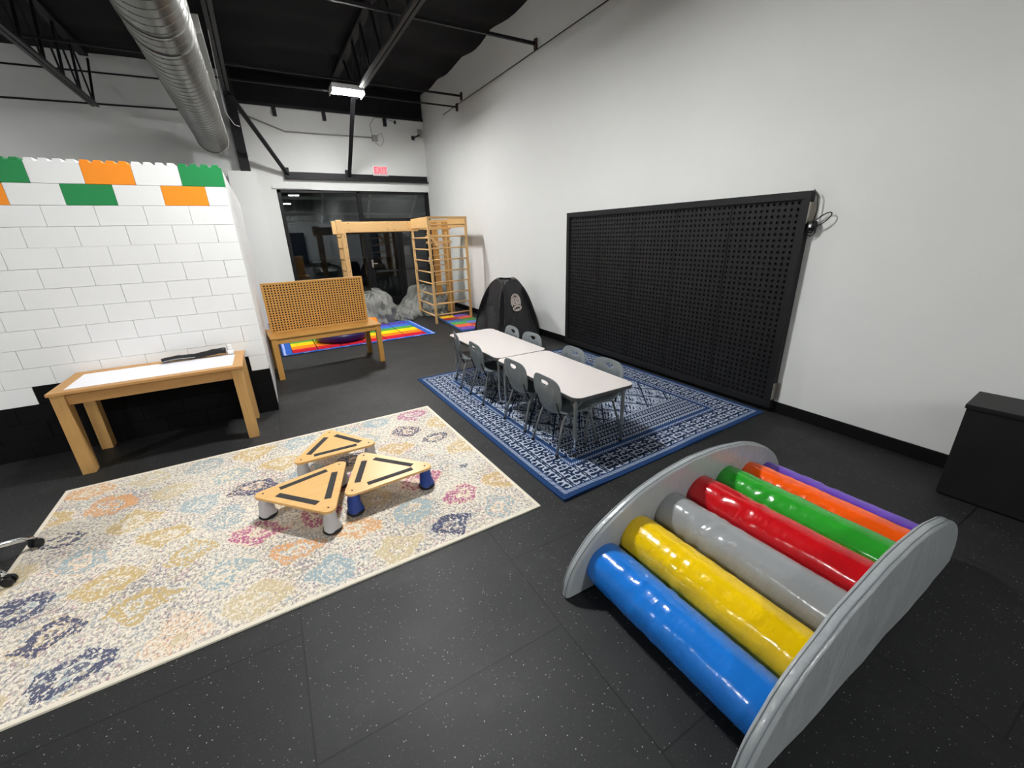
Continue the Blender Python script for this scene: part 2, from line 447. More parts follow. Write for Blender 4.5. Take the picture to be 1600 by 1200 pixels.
# ------------------------------------------------------------------ room shell
XR, XL, YB, YF, ZC = 3.94, -7.0, 11.0, -14.0, 4.80
struct('floor', MB().box(XL, XR, YF, YB + .3, -.12, 0), 'floor')
struct('wall_right', MB().box(XR, XR + .2, YF, YB + .3, 0, ZC + .2), 'wall')
M['wallgrey'] = simple('bounce_cut_wall_grey', (.32, .32, .31), .75, var=.02)  # grey given to the unseen left wall to cut bounced light
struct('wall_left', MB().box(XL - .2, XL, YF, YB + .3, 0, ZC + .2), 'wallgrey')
wb = MB().box(XL, .52, YB, YB + .25, 0, ZC + .2).box(.52, XR, YB, YB + .25, 2.72, ZC + .2)
struct('wall_back', wb, 'wall')
struct('wall_front', MB().box(XL, XR, YF - .2, YF, 0, 3.0), 'wall')
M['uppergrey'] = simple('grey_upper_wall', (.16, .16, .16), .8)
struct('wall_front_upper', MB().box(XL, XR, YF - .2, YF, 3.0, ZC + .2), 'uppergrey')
tm = MB().box(XL, XR, YF, YF + .1, 3.0, 3.35).box(XL, XR, YF, YF + .12, 3.55, 3.68).box(XL, XR, YF, YF + .12, 4.55, 4.68)
for xx in (-5.6, -2.8, 0, 2.6): tm.box(xx, xx + .10, YF, YF + .1, 3.3, 4.6)
struct('trim_1', tm, 'wall')
# ceiling: sagging black insulation between the roof trusses
P = []
nx, ny = 60, 130
for i in range(nx + 1):
    row = []
    for j in range(ny + 1):
        xx = XL + (XR - XL) * i / nx; yy = YF + (YB - YF) * j / ny
        zz = ZC - .05 * abs(math.sin(yy * 2.6 + .3 * math.sin(xx))) - .05 * noise.noise(Vector((xx * 1.1, yy * 1.3, 0)))
        row.append((xx, yy, zz))
    P.append(row)
ce = MB().grid(P); ce.box(XL, XR, YF, YB, ZC + .12, ZC + .25)
struct('ceiling', ce, 'ceil', smooth=True)
struct('baseboard_right', MB().box(XR - .012, XR, YF, YB, 0, .105), 'base', bevel=.003)
struct('baseboard_back', MB().box(XL, -.3, YB - .012, YB, 0, .105), 'base', bevel=.003)

# storefront window and doors
wf = MB()
wf.box(.52, .60, YB + .02, YB + .14, 0, 2.72).box(3.86, XR, YB + .02, YB + .14, 0, 2.72)
wf.box(.52, XR, YB + .02, YB + .14, 2.66, 2.72).box(.60, 2.2, YB + .02, YB + .14, 0, .08)
wf.box(2.18, 2.27, YB + .02, YB + .14, 0, 2.72).box(2.27, 3.86, YB + .02, YB + .14, 1.98, 2.12)
struct('window_1', wf, 'frame', bevel=.004)
wp = [o for o in bpy.data.objects if o.name == 'window_1'][0]
MB().box(.60, 2.18, YB + .07, YB + .076, .08, 2.66).build('pane', 'glass', wp)
MB().box(2.27, 3.86, YB + .07, YB + .076, 2.12, 2.66).build('pane', 'glass', wp)
for k, (a, b) in enumerate(((2.275, 3.06), (3.07, 3.855))):
    dr = MB().box(a, a + .09, YB + .04, YB + .09, .01, 1.97).box(b - .09, b, YB + .04, YB + .09, .01, 1.97).box(a + .09, b - .09, YB + .04, YB + .09, .01, .22).box(a + .09, b - .09, YB + .04, YB + .09, 1.88, 1.97)
    d = dr.build('door_%d' % (k + 1), 'frame', bevel=.003); d['kind'] = 'structure'
    MB().box(a + .09, b - .09, YB + .062, YB + .068, .22, 1.88).build('pane', 'glass', d)
    hx = a + .05 if k == 0 else b - .05
    MB().box(hx - .02, hx + .02, YB + .0, YB + .04, .98, 1.16).bar((hx, YB - .01, 1.07), (hx + .12, YB - .01, 1.07), .02, .02).build('handle', 'zinc', d, bevel=.004)
    MB().box(a + .12, b - .12, YB + .0, YB + .05, .86, .90).build('push_bar', 'steelg', d)
# outside: pavement and a canopy soffit in the dark
M['pave'] = simple('pavement', (.05, .05, .05), .8, var=.3)
struct('pavement', MB().box(-14, 18, YB + .3, YB + 30, -.14, -.02), 'pave')
M['corrug'] = simple('grey_soffit_metal', (.30, .31, .30), .6, var=.1)
t = thing('entrance_awning', 'sloping grey awning with pale beams outside the storefront glass', 'awning', (2.2, YB + .32, 3.15))
aw = MB(); zz = lambda y: -.1127 * y
for i in range(120):
    xa = -4 + i * .1; aw.add([(xa, 0, .02), (xa + .05, 0, .0), (xa + .05, 7.1, zz(7.1)), (xa, 7.1, zz(7.1) + .02)], [(0, 1, 2, 3)])
    aw.add([(xa + .05, 0, .0), (xa + .1, 0, .02), (xa + .1, 7.1, zz(7.1) + .02), (xa + .05, 7.1, zz(7.1))], [(0, 1, 2, 3)])
aw.build('soffit', 'corrug', t)
for yy in (2.7, 5.3, 7.0): MB().box(-4, 8, yy, yy + .08, zz(yy) - .09, zz(yy) - .01).build('cross_beam', 'wall', t)
for xa, xb in ((-3.2, -3.5), (-.65, .0), (.45, 1.7), (1.7, 3.4)): MB().bar((xa, 0, -.05), (xb, 7.0, zz(7.0) - .05), .06, .06).build('rafter', 'wall', t)
M['awning_glow'] = emis('awning_fill_light', (1, .96, .88), 22)
t = thing('awning_fill_light', 'added fill light for the awning, unseen outside left of storefront', 'fill light', (-.6, YB + .25, 2.35))  # made-up lamp, added to brighten the awning from out of view
MB().box(-.15, .15, 0, .1, -.08, .08).build('housing', 'steelg', t, bevel=.01)
MB().box(-.12, .12, .1, .12, -.05, .05).build('lens', 'awning_glow', t)
# header trim over the glass and the ledger beam
struct('trim_2', MB().box(.45, XR, YB - .02, YB, 2.72, 2.80).box(.45, 1.22, YB - .05, YB - .02, 2.735, 2.775), 'wall')
t = thing('steel_beam', 'black steel beam over the storefront glass with bracket ends', 'beam', (2.35, YB - .05, 2.92))
MB().box(-1.6, 1.58, -.06, .05, 0, .02).box(-1.6, 1.58, .03, .05, 0, .15).build('flange', 'steel', t, bevel=.002)
MB().box(-1.62, -1.52, -.05, .05, 0, .22).box(-.36, -.24, -.05, .05, 0, .22).build('bracket', 'steel', t, bevel=.003)
def bracething(a, b, w, label):
    t = thing('diagonal_brace', label, 'brace', a)
    MB().bar((0, 0, 0), Vector(b) - Vector(a), w, w * .35).bar((0, 0, w * .4), Vector(b) - Vector(a) + Vector((0, 0, w * .4)), w * .3, w).build('angle_bar', 'steel', t); return t
bracething((2.05, YB - .1, 3.0), (1.90, 8.72, 3.98), .075, 'straight black steel brace rising from beam to the hanging light')
bracething((.79, YB - .1, 3.0), (.03, 9.3, 3.98), .075, 'slanting black steel brace left of the storefront, beside the duct')
t = thing('steel_column', 'black steel column behind the round duct end', 'column', (.03, YB - .12, 0))
MB().box(-.09, .09, -.1, -.085, 3.0, ZC).box(-.09, .09, .085, .1, 3.0, ZC).box(-.01, .01, -.085, .085, 3.0, ZC).build('column_shaft', 'steel', t)
# boxed-in column at the left of the glass
bc = MB().box(-.29, .20, 10.35, YB, 0, 2.97)
struct('wall_pier', bc, 'wall', bevel=.004)
kb = MB().box(-.285, -.265, 10.36, 10.40, 2.97, 3.01).box(.175, .195, 10.36, 10.40, 2.97, 3.02)
struct('trim_3', kb, 'wall')
# black header band under the roof
t = thing('roof_ledger', 'black header panel at the ceiling above the exit sign', 'ledger', (2.0, YB - .06, 4.27))
MB().box(-1.9, 1.92, 0, .055, 0, .6).build('header_panel', 'ceil', t)
MB().box(-1.9, 1.93, -.03, .0, -.02, .03).build('lower_rail', 'steel', t)
for xx in (-1.23, -.28, 1.02): MB().box(xx - .035, xx + .035, -.02, .05, -.18, -.02).build('stub', 'red_rust' if 0 else 'steel', t)

# ------------------------------------------------------------------ roof trusses, bridging bars
def truss(x, yend, zb, label, mid_web=True):
    t = thing('roof_truss', label, 'truss', (x, yend, zb), 0, 'open web roof trusses')
    L = yend - YF
    for sx in (-.03, .03):
        MB().box(sx - .022, sx + .022, -L, 0, 0, .012).box(sx - .004 + (.02 if sx > 0 else -.02) * 0, sx + .004, -L, 0, .012, .06).build('bottom_chord', 'steelg', t)
    MB().box(-.06, .06, -L, YB - yend - .2, 4.68 - zb, 4.74 - zb).build('top_chord', 'steel', t)
    h = 4.7 - zb; s = .62; k = 0; yy = -.05
    while yy > -L + .7 and k < 34:
        MB().bar((0, yy, .03), (0, yy - s / 2, h), .022, .022).bar((0, yy - s / 2, h), (0, yy - s, .03), .03, .03).build('web_bar', 'steel', t)
        yy -= s + .03; k += 1
    MB().bar((0, -.05, .03), (0, .5, h), .03, .03).build('web_bar', 'steel', t)
    return t
truss(1.93, 8.75, 3.98, 'black open web truss running above the lit ceiling light')
truss(.0, 9.2, 4.0, 'black open web truss just right of the round duct')
truss(-1.95, 10.5, 3.88, 'black open web truss at the far left over the block wall')
truss(-4.4, 10.5, 3.88, 'black open web truss nearest the left wall')
def bridging(y, z, x0, x1, label, w=.03):
    t = thing('bridging_bar', label, 'bar', (x1, y, z), 0, 'bridging bars under the roof')
    MB().bar((x0 - x1, 0, 0), (-.01, 0, 0), w, w).build('bar', 'steel', t)
    MB().box(-.03, 0, -.03, .03, -.07, .06).build('wall_clip', 'red_rust', t, bevel=.003)
bridging(5.98, 4.19, XL, XR, 'nearest black bar crossing under the roof to the right wall', .036)
bridging(8.62, 4.21, XL, XR, 'upper black bar of the close pair ending on right wall')
bridging(8.86, 4.08, -.6, XR, 'lower black bar of the close pair ending on right wall', .024)
bridging(2.6, 4.3, XL, XR, 'black bar crossing under the roof overhead')
o = MB().tube([(XR - .02, 9.6, 4.11), (XR - .02, 4.3, 4.11), (XR - .02, 0, 4.11)], .007, 6).build('wall_conduit', 'steel', smooth=True); tag(o, 'thin dark conduit running along the top of right wall', 'conduit')
o = MB().tube([(XL, YB - .03, 3.93), (-.9, YB - .03, 4.05), (-.35, YB - .03, 4.06)], .014, 6).build('wall_conduit', 'steel', smooth=True); tag(o, 'lower black pipe across the back wall left of duct', 'conduit')
o = MB().tube([(XL, YB - .03, 4.42), (-.35, YB - .03, 4.53)], .014, 6).build('wall_conduit', 'steel', smooth=True); tag(o, 'upper black pipe across the back wall left of duct', 'conduit')
# grey conduit to junction box above the exit sign
M['greypaint'] = simple('grey_conduit_paint', (.30, .30, .30), .5)
o = MB().tube([(.12, YB - .04, 4.10), (.9, YB - .04, 3.83), (1.6, YB - .04, 3.83), (2.70, YB - .04, 3.84)], .014, 6).build('wall_conduit', 'greypaint', smooth=True); tag(o, 'grey conduit bent across the wall above the storefront', 'conduit')
t = thing('junction_box', 'grey junction box with looped cable above exit sign', 'electrical box', (2.75, YB - .04, 3.83))
MB().box(-.06, .06, -.04, .04, -.06, .06).build('box', 'greypaint', t, bevel=.005)
MB().tube([(-.05, -.02, .05), (-.08, -.02, .25), (.02, -.02, .40), (.25, -.02, .42), (.50, -.02, .36)], .008, 6).tube([(.05, -.02, .05), (.16, -.02, .12), (.20, -.02, -.05), (.12, -.02, -.16), (.0, -.02, -.1)], .006, 6).build('cable', 'greypaint', t, smooth=True)
MB().box(.49, .53, -.03, .03, .33, .39).build('plug', 'plastic', t)
t = thing('wall_camera', 'small grey device with arm high in the room corner', 'camera', (3.84, YB - .03, 4.0))
MB().box(-.05, .05, -.03, .03, -.08, .09).build('mount', 'greypaint', t, bevel=.006)
MB().bar((-.02, -.03, -.03), (-.2, -.12, -.12), .03, .03).build('arm', 'steelg', t)
MB().lathe((-.22, -.13), [(.001, -.18), (.04, -.16), (.045, -.1), (.02, -.08)], 12).build('camera_head', 'plastic', t, smooth=True)
# exit sign
t = thing('exit_sign', 'glowing red EXIT sign on the back wall over storefront', 'exit sign', (2.79, YB - .001, 3.16))
MB().box(-.18, .18, -.05, 0, -.11, .11).build('housing', 'white_plastic', t, bevel=.008)
MB().box(-.16, .16, -.053, -.05, -.09, .09).build('face', 'exitface', t)
text_mesh('lettering', 'EXIT', .19, 'exitred', t, (0, -.056, 0), (PI / 2, 0, 0), .003, .78)

# ------------------------------------------------------------------ ceiling lights
def light(loc, label, hw=.06):
    t = thing('ceiling_light', label, 'ceiling light', loc, 0, 'ceiling lights')
    MB().box(-.25, .25, -.16, .16, .02, .09).build('housing', 'white_plastic', t, bevel=.01)
    MB().box(-.256, -.246, -.16, .16, -.028, .03).box(.246, .256, -.16, .16, -.028, .03).build('end_lip', 'white_plastic', t)  # lips added to cut grazing light on the upper walls
    for yy in (-.075, .075): MB().box(-.235, .235, yy - hw, yy + hw, .0, .02).build('diffuser', 'lamp', t)
    for xx in (-.2, .2): MB().tube([(xx, 0, .09), (xx, 0, .55)], .004, 5).build('hanger_wire', 'steelg', t)
    return t
light((1.72, 8.3, 3.93), 'lit LED ceiling light hanging in front of the back wall', .042)
l0 = light((0.9, 3.6, 3.95), 'lit ceiling light overhead above the triangular boards')
for loc, lb in (((2.05, -4.8, 3.95), 'lit ceiling light behind the camera, right bay'), ((-.7, -3.0, 3.95), 'lit ceiling light just behind the camera, middle bay'),
                ((2.0, -11.0, 3.95), 'lit ceiling light at the far rear, right bay'), ((-4.6, 1.8, 3.95), 'added fill light overhead in the left bay'),
                ((-4.6, -4.8, 3.95), 'added fill light behind the camera, left bay'), ((-4.3, 7.6, 3.95), 'added fill light behind the block wall, left bay')):
    dup(l0, loc, None, lb)  # the left bay lights are unseen, added as fill

# ------------------------------------------------------------------ duct
t = thing('spiral_duct', 'large round galvanised spiral duct under the black ceiling', 'duct', (-.39, 10.3, 3.50))
R_, LD = .25, 15.0
MB().tube([(0, 0, 0), (0, -3.75, 0), (0, -3.76, 0), (0, -7.5, 0), (0, -LD, 0)], R_, 48).build('duct_pipe', 'duct', t, smooth=True, auto=.6)
pts = []
turns = 84; npt = turns * 28
for i in range(npt + 1):
    a = 2 * PI * i / 28; pts.append((math.cos(a) * (R_ + .001), -LD * .8 * i / npt, math.sin(a) * (R_ + .001)))
MB().tube(pts, .0038, 4).build('spiral_seam', 'ductseam', t, smooth=True)
for yy in (-4.9, -5.3): MB().tube([(0, yy, 0), (0, yy - .03, 0)], R_ + .008, 48).build('coupling', 'ductseam', t, smooth=True, auto=.6)
MB().box(R_ * .82, R_ + .05, -4.85, -3.1, -.02, .13).build('side_grille', 'duct', t, bevel=.004)
MB().tube([(0, -.0, 0), (0, -.05, 0)], R_ + .015, 48).build('end_cap', 'ductseam', t, smooth=True, auto=.6)
M['cable'] = simple('white_cable', (.6, .6, .6), .4)
def hang(pts, r, label, mat='cable'):
    o = MB().tube(pts, r, 5).build('hanger_cable', mat, smooth=True); tag(o, label, 'cable', 'hanging cables by the duct')
hang([(-.01, 5.2, 4.6), (-.05, 7.0, 3.95), (-.09, 8.9, 3.62)], .005, 'long white cable slanting down along the duct')
hang([(.0, 5.9, 4.6), (-.09, 8.9, 3.66)], .004, 'thin grey cable beside the duct', 'ductseam')
hang([(-.07, 8.6, 4.3), (-.075, 8.9, 3.62), (.01, 9.0, 3.48), (.08, 9.0, 3.46)], .006, 'short white cable curling off the duct end')

# ------------------------------------------------------------------ block wall
t = thing('block_wall', 'partition of white toy blocks with green and orange top rows', 'block wall', (-.17, 4.708, 0))
BW, BH, BT = .3048, .152, .152
def block(x0, x1, row, mat, nm, top=False):
    z0 = row * BH; g = .0012
    mb = MB().box(x0 + g, x1 - g, 0, BT, z0 + g, z0 + BH - g)
    if top:
        n = max(1, round((x1 - x0) / (BW / 4)))
        for i in range(n):
            for yy in (0.0, BT / 2):
                xa = x0 + (x1 - x0) * (i + .06) / n; xb = x0 + (x1 - x0) * (i + .80) / n
                A = [(xa + .006, z0 + BH + .020), (xb - .006, z0 + BH + .020), (xb, z0 + BH - g), (xa, z0 + BH - g)]
                vs = [Vector((p[0], yy + .004, p[1])) for p in A] + [Vector((p[0], yy + .066, p[1])) for p in A]
                mb.add(vs, [(0, 1, 2, 3), (7, 6, 5, 4), (0, 4, 5, 1), (1, 5, 6, 2), (2, 6, 7, 3), (3, 7, 4, 0)])
    o = mb.build(nm, mat, t, bevel=.0016, seg=1)
    return o
XE = -2.60
for row in range(15):
    x1 = 0.0; first = True; i = 0
    while x1 > XE:
        wdt = BW / 2 if (row % 2 == 1 and first) else BW
        x0 = x1 - wdt; mat = 'white_block'
        if row < 3: mat = 'black_block'
        if row == 3 and not first and x1 > -1.66: mat = 'black_block'
        if row == 14: mat = ['green_block', 'white_block', 'orange_block', 'white_block'][i % 4]
        if row == 13: mat = ['white_block', 'orange_block', 'white_block', 'green_block', 'white_block', 'orange_block', 'white_block', 'green_block', 'white_block', 'orange_block'][i % 10]
        block(x0, x1, row, mat, mat, row == 14)
        x1 = x0; first = False; i += 1
# return of the block wall running back
rw = MB()
for row in range(15):
    y0 = .154 if row % 2 == 0 else .154 + .152
    if row % 2: rw.box(-BT, -.002, .154, .304, row * BH + .001, (row + 1) * BH - .001)
    while y0 < 4.2:
        rw.box(-BT, -.002, y0 + .001, y0 + BW - .001, row * BH + .001, (row + 1) * BH - .001); y0 += BW
m_ = MAT('block_return', .5)
m_.col((.72, .73, .72)); M['block_return'] = m_.m
rw.build('return_wall', 'block_return', t)

# ------------------------------------------------------------------ wooden train table
def post(mb, x0, x1, y0, y1, z0, z1, T=None): return mb.box(x0, x1, y0, y1, z0, z1, T)
t = thing('play_table', 'pine play table with white inset top against block wall', 'table', (-.95, 4.39, 0))
def rim(mb, x0, x1, y0, y1, z0, z1, w):
    mb.box(x0, x1, y0, y0 + w, z0, z1).box(x0, x1, y1 - w, y1, z0, z1); mb.box(x0, x0 + w, y0 + w, y1 - w, z0, z1).box(x1 - w, x1, y0 + w, y1 - w, z0, z1); return mb
MB().box(-.61, .61, -.31, -.235, .655, .68).build('top_rail', 'pine_x', t, bevel=.004)
MB().box(-.61, .61, .235, .31, .655, .68).build('top_rail', 'pine_x', t, bevel=.004)
MB().box(-.61, -.535, -.235, .235, .655, .68).build('top_rail', 'pine_y', t, bevel=.004)
MB().box(.535, .61, -.235, .235, .655, .68).build('top_rail', 'pine_y', t, bevel=.004)
MB().box(-.535, .535, -.235, .235, .65, .674).build('tabletop_inset', 'inset', t)
MB().box(-.53, .53, -.265, -.245, .565, .655).box(-.53, .53, .25, .27, .565, .655).box(-.57, -.55, -.25, .25, .565, .655).box(.55, .57, -.25, .25, .565, .655).build('apron', 'pine_x', t, bevel=.003)
for sx in (-1, 1):
    for sy in (-1, 1): MB().box(min(sx * .60, sx * .52), max(sx * .60, sx * .52), min(sy * .29, sy * .19) if sy < 0 else .19, max(sy * .29, sy * .19) if sy < 0 else .29, 0, .655).build('leg', 'pine_z', t, bevel=.004)
# rolled mat + white device
pts = []; n = 16
for i in range(n + 1):
    s_ = i / n; pts.append((-.96 + .48 * s_ , 4.60 + .015 * math.sin(s_ * 3), .700 + .018 * s_ + .006 * math.sin(s_ * 9)))
t2 = thing('rolled_mat', 'black rolled cloth lying on the pine play table', 'rolled cloth', pts[8])
MB().tube([Vector(p) - Vector(pts[8]) for p in pts], [.020 + .002 * math.sin(i * 2.1) + (.008 * i / n) for i in range(n + 1)], 10).build('roll', 'plastic', t2, smooth=True)
MB().tube([Vector(p) - Vector(pts[8]) + Vector((0, -.026, -.006)) for p in pts[:9]], .004, 5).build('loose_strap', 'greypaint', t2, smooth=True)
t2 = thing('power_adapter', 'small white plug box beside the black roll on table', 'adapter', (-.445, 4.62, .68))
MB().box(-.025, .025, -.025, .025, 0, .035).build('base', 'white_plastic', t2, bevel=.006)
MB().box(-.02, .02, -.005, .02, .035, .085).build('plug', 'white_plastic', t2, bevel=.006)

# ------------------------------------------------------------------ back table with perforated board
t = thing('wooden_bench_table', 'honey pine low table holding the perforated wooden board', 'table', (.53, 6.16, 0), math.radians(4.2))
MB().box(-.685, .685, -.34, .34, .525, .548).build('tabletop', 'oldpine_x', t, bevel=.004)
MB().box(-.64, .64, -.325, -.303, .46, .525).box(-.64, .64, .303, .325, .46, .525).box(-.66, -.64, -.3, .3, .46, .525).box(.64, .66, -.3, .3, .46, .525).build('apron', 'oldpine_x', t, bevel=.003)
for sx in (-1, 1):
    for sy in (-1, 1): MB().box(sx * .645 - .032, sx * .645 + .032, sy * .30 - .032, sy * .30 + .032, 0, .525).build('leg', 'oldpine_z', t, bevel=.004)
def perforated(W, H, nx, nz, hr, sides, depth, y=0):
    """plate in the xz plane at y, facing -y, with through holes"""
    mb = MB(); cw = W / nx; ch = H / nz
    for i in range(nx):
        for j in range(nz):
            cx = (i + .5) * cw; cz = (j + .5) * ch
            if sides == 4:
                o_ = [(-.5, -.5), (.5, -.5), (.5, .5), (-.5, .5)]; inn = [(-hr, -hr), (hr, -hr), (hr, hr), (-hr, hr)]
            else:
                o_ = [(-.5, -.5), (0, -.5), (.5, -.5), (.5, 0), (.5, .5), (0, .5), (-.5, .5), (-.5, 0)]
                inn = [(hr * math.cos(PI * (k / 4 - .75)), hr * math.sin(PI * (k / 4 - .75))) for k in range(8)]
            k = len(o_)
            vs = [(cx + a * cw, y, cz + b * ch) for a, b in o_] + [(cx + a, y, cz + b) for a, b in inn] + [(cx + a, y + depth, cz + b) for a, b in inn]
            fs = [(q, (q + 1) % k, k + (q + 1) % k, k + q) for q in range(k)] + [(k + q, k + (q + 1) % k, 2 * k + (q + 1) % k, 2 * k + q) for q in range(k)]
            mb.add(vs, fs)
    return mb
t = thing('perforated_board', 'tall honey wood board full of small square holes on table', 'pegboard', (-.105, 6.07, .549), math.radians(4.2))
W_, H_ = 1.235, .63
pb = perforated(W_ - .04, H_ - .04, 34, 19, .0092, 4, .008)
pb.v = [(a + .02, b, c_ + .02) for a, b, c_ in pb.v]; pb.build('hole_panel', 'oldpine_x', t)
pb = perforated(W_ - .04, H_ - .04, 34, 19, .0092, 4, .008)
pb.v = [(a + .02, .045 - b, c_ + .02) for a, b, c_ in pb.v]; pb.build('hole_panel', 'oldpine_x', t)
MB().box(.02, W_ - .02, .02, .024, .02, H_ - .02).build('core', 'hole', t)  # near-black sheet put in for the shade inside the holes
rim_ = MB().box(0, W_, -.004, .049, 0, .02).box(0, W_, -.004, .049, H_ - .02, H_).box(0, .02, -.004, .049, .02, H_ - .02).box(W_ - .02, W_, -.004, .049, .02, H_ - .02)
rim_.build('edge_frame', 'oldpine_x', t, bevel=.004)

# ------------------------------------------------------------------ rugs
def rug(name, corners, th, mat, label, wave=0, nu=24, nv=24, W=1, H=1):
    """corners: near-left, near-right, far-right, far-left"""
    A, B, C_, D = [Vector((*c, 0)) for c in corners]
    o_ = (A + B + C_ + D) / 4
    bm = bmesh.new(); uvl = bm.loops.layers.uv.new('UVMap'); V = []
    for i in range(nu + 1):
        for j in range(nv + 1):
            s_, q = i / nu, j / nv
            p = (A * (1 - s_) + B * s_) * (1 - q) + (D * (1 - s_) + C_ * s_) * q - o_
            z = th + (wave * max(0, math.sin(s_ * 11 + 1) * math.exp(-q * 16)) if wave else 0)
            V.append((bm.verts.new((p.x, p.y, z)), s_ * W, q * H))
    for i in range(nu):
        for j in range(nv):
            ids = [i * (nv + 1) + j, (i + 1) * (nv + 1) + j, (i + 1) * (nv + 1) + j + 1, i * (nv + 1) + j + 1]
            f = bm.faces.new([V[k][0] for k in ids])
            for l, k in zip(f.loops, ids): l[uvl].uv = (V[k][1], V[k][2])
    # skirt
    be = [e for e in bm.edges if len(e.link_faces) == 1]
    r = bmesh.ops.extrude_edge_only(bm, edges=be)
    for v in r['geom']:
        if isinstance(v, bmesh.types.BMVert): v.co.z = .0005
    me = bpy.data.meshes.new(name); bm.to_mesh(me); bm.free(); me.materials.append(mat)
    o = bpy.data.objects.new(name, me); COL.objects.link(o); o.location = o_; tag(o, label, 'rug'); return o
rug('area_rug', [(-1.525, 1.818), (1.241, 1.871), (1.178, 3.899), (-1.574, 3.853)], .010, cream_rug(2.76, 2.03), 'large cream rug with faded multicoloured medallions on floor', 0, 24, 24, 2.76, 2.03)
rug('area_rug', [(1.397, 1.832), (3.845, 1.944), (3.84, 4.90), (1.36, 4.809)], .008, blue_rug(2.47, 2.97), 'blue and white patterned rug under the small tables', .012, 48, 48, 2.47, 2.97)
rug('area_rug', [(-.05, 7.045), (2.47, 7.105), (2.44, 8.71), (-.06, 8.65)], .008, rainbow_rug(2.5, 1.62), 'blue bordered rainbow striped classroom rug at the back', 0, 12, 12, 2.5, 1.62)

# ------------------------------------------------------------------ activity tables
def act_table(loc, L, label):
    t = thing('activity_table', label, 'table', loc, 0, 'low activity tables')
    W = .60
    MB().prism(rrect(-W / 2 + .002, W / 2 - .002, -L / 2 + .002, L / 2 - .002, .07), .518, .5205).build('laminate_top', 'laminate', t, bevel=.001, seg=1)
    MB().prism(rrect(-W / 2, W / 2, -L / 2, L / 2, .072), .488, .518).build('edge_band', 'edge', t, bevel=.006)
    for sx in (-1, 1):
        for sy in (-1, 1):
            x, y = sx * (W / 2 - .058), sy * (L / 2 - .075)
            lg = MB().cyl((x, y), .0155, .17, .49, 14).cyl((x, y), .019, .16, .19, 14).build('leg', 'tubeg', t, smooth=True, auto=.7)
            MB().lathe((x, y), [(.0115, .16), (.0115, .05), (.008, .03)][::-1], 12).build('leg_insert', 'chrome', lg, smooth=True, auto=.7)
            MB().lathe((x, y), [(.015, .0), (.017, .012), (.009, .03)], 12).build('glide', 'plastic', lg, smooth=True)
            MB().tube([(x, y, .40), (x - sx * .10, y, .487)], .005, 6).tube([(x, y, .40), (x, y - sy * .10, .487)], .005, 6).build('leg_brace', 'tubeg', t, smooth=True)
    return t
t = act_table((2.055, 2.80, .009), 1.245, 'low grey topped table nearest the foam roller slide')
MB().box(-.27, -.22, -.30, -.27, .5206, .521).build('sticker', 'tubeg', t)
t = act_table((2.075, 4.075, .009), 1.28, 'low grey topped table nearest the black tent')

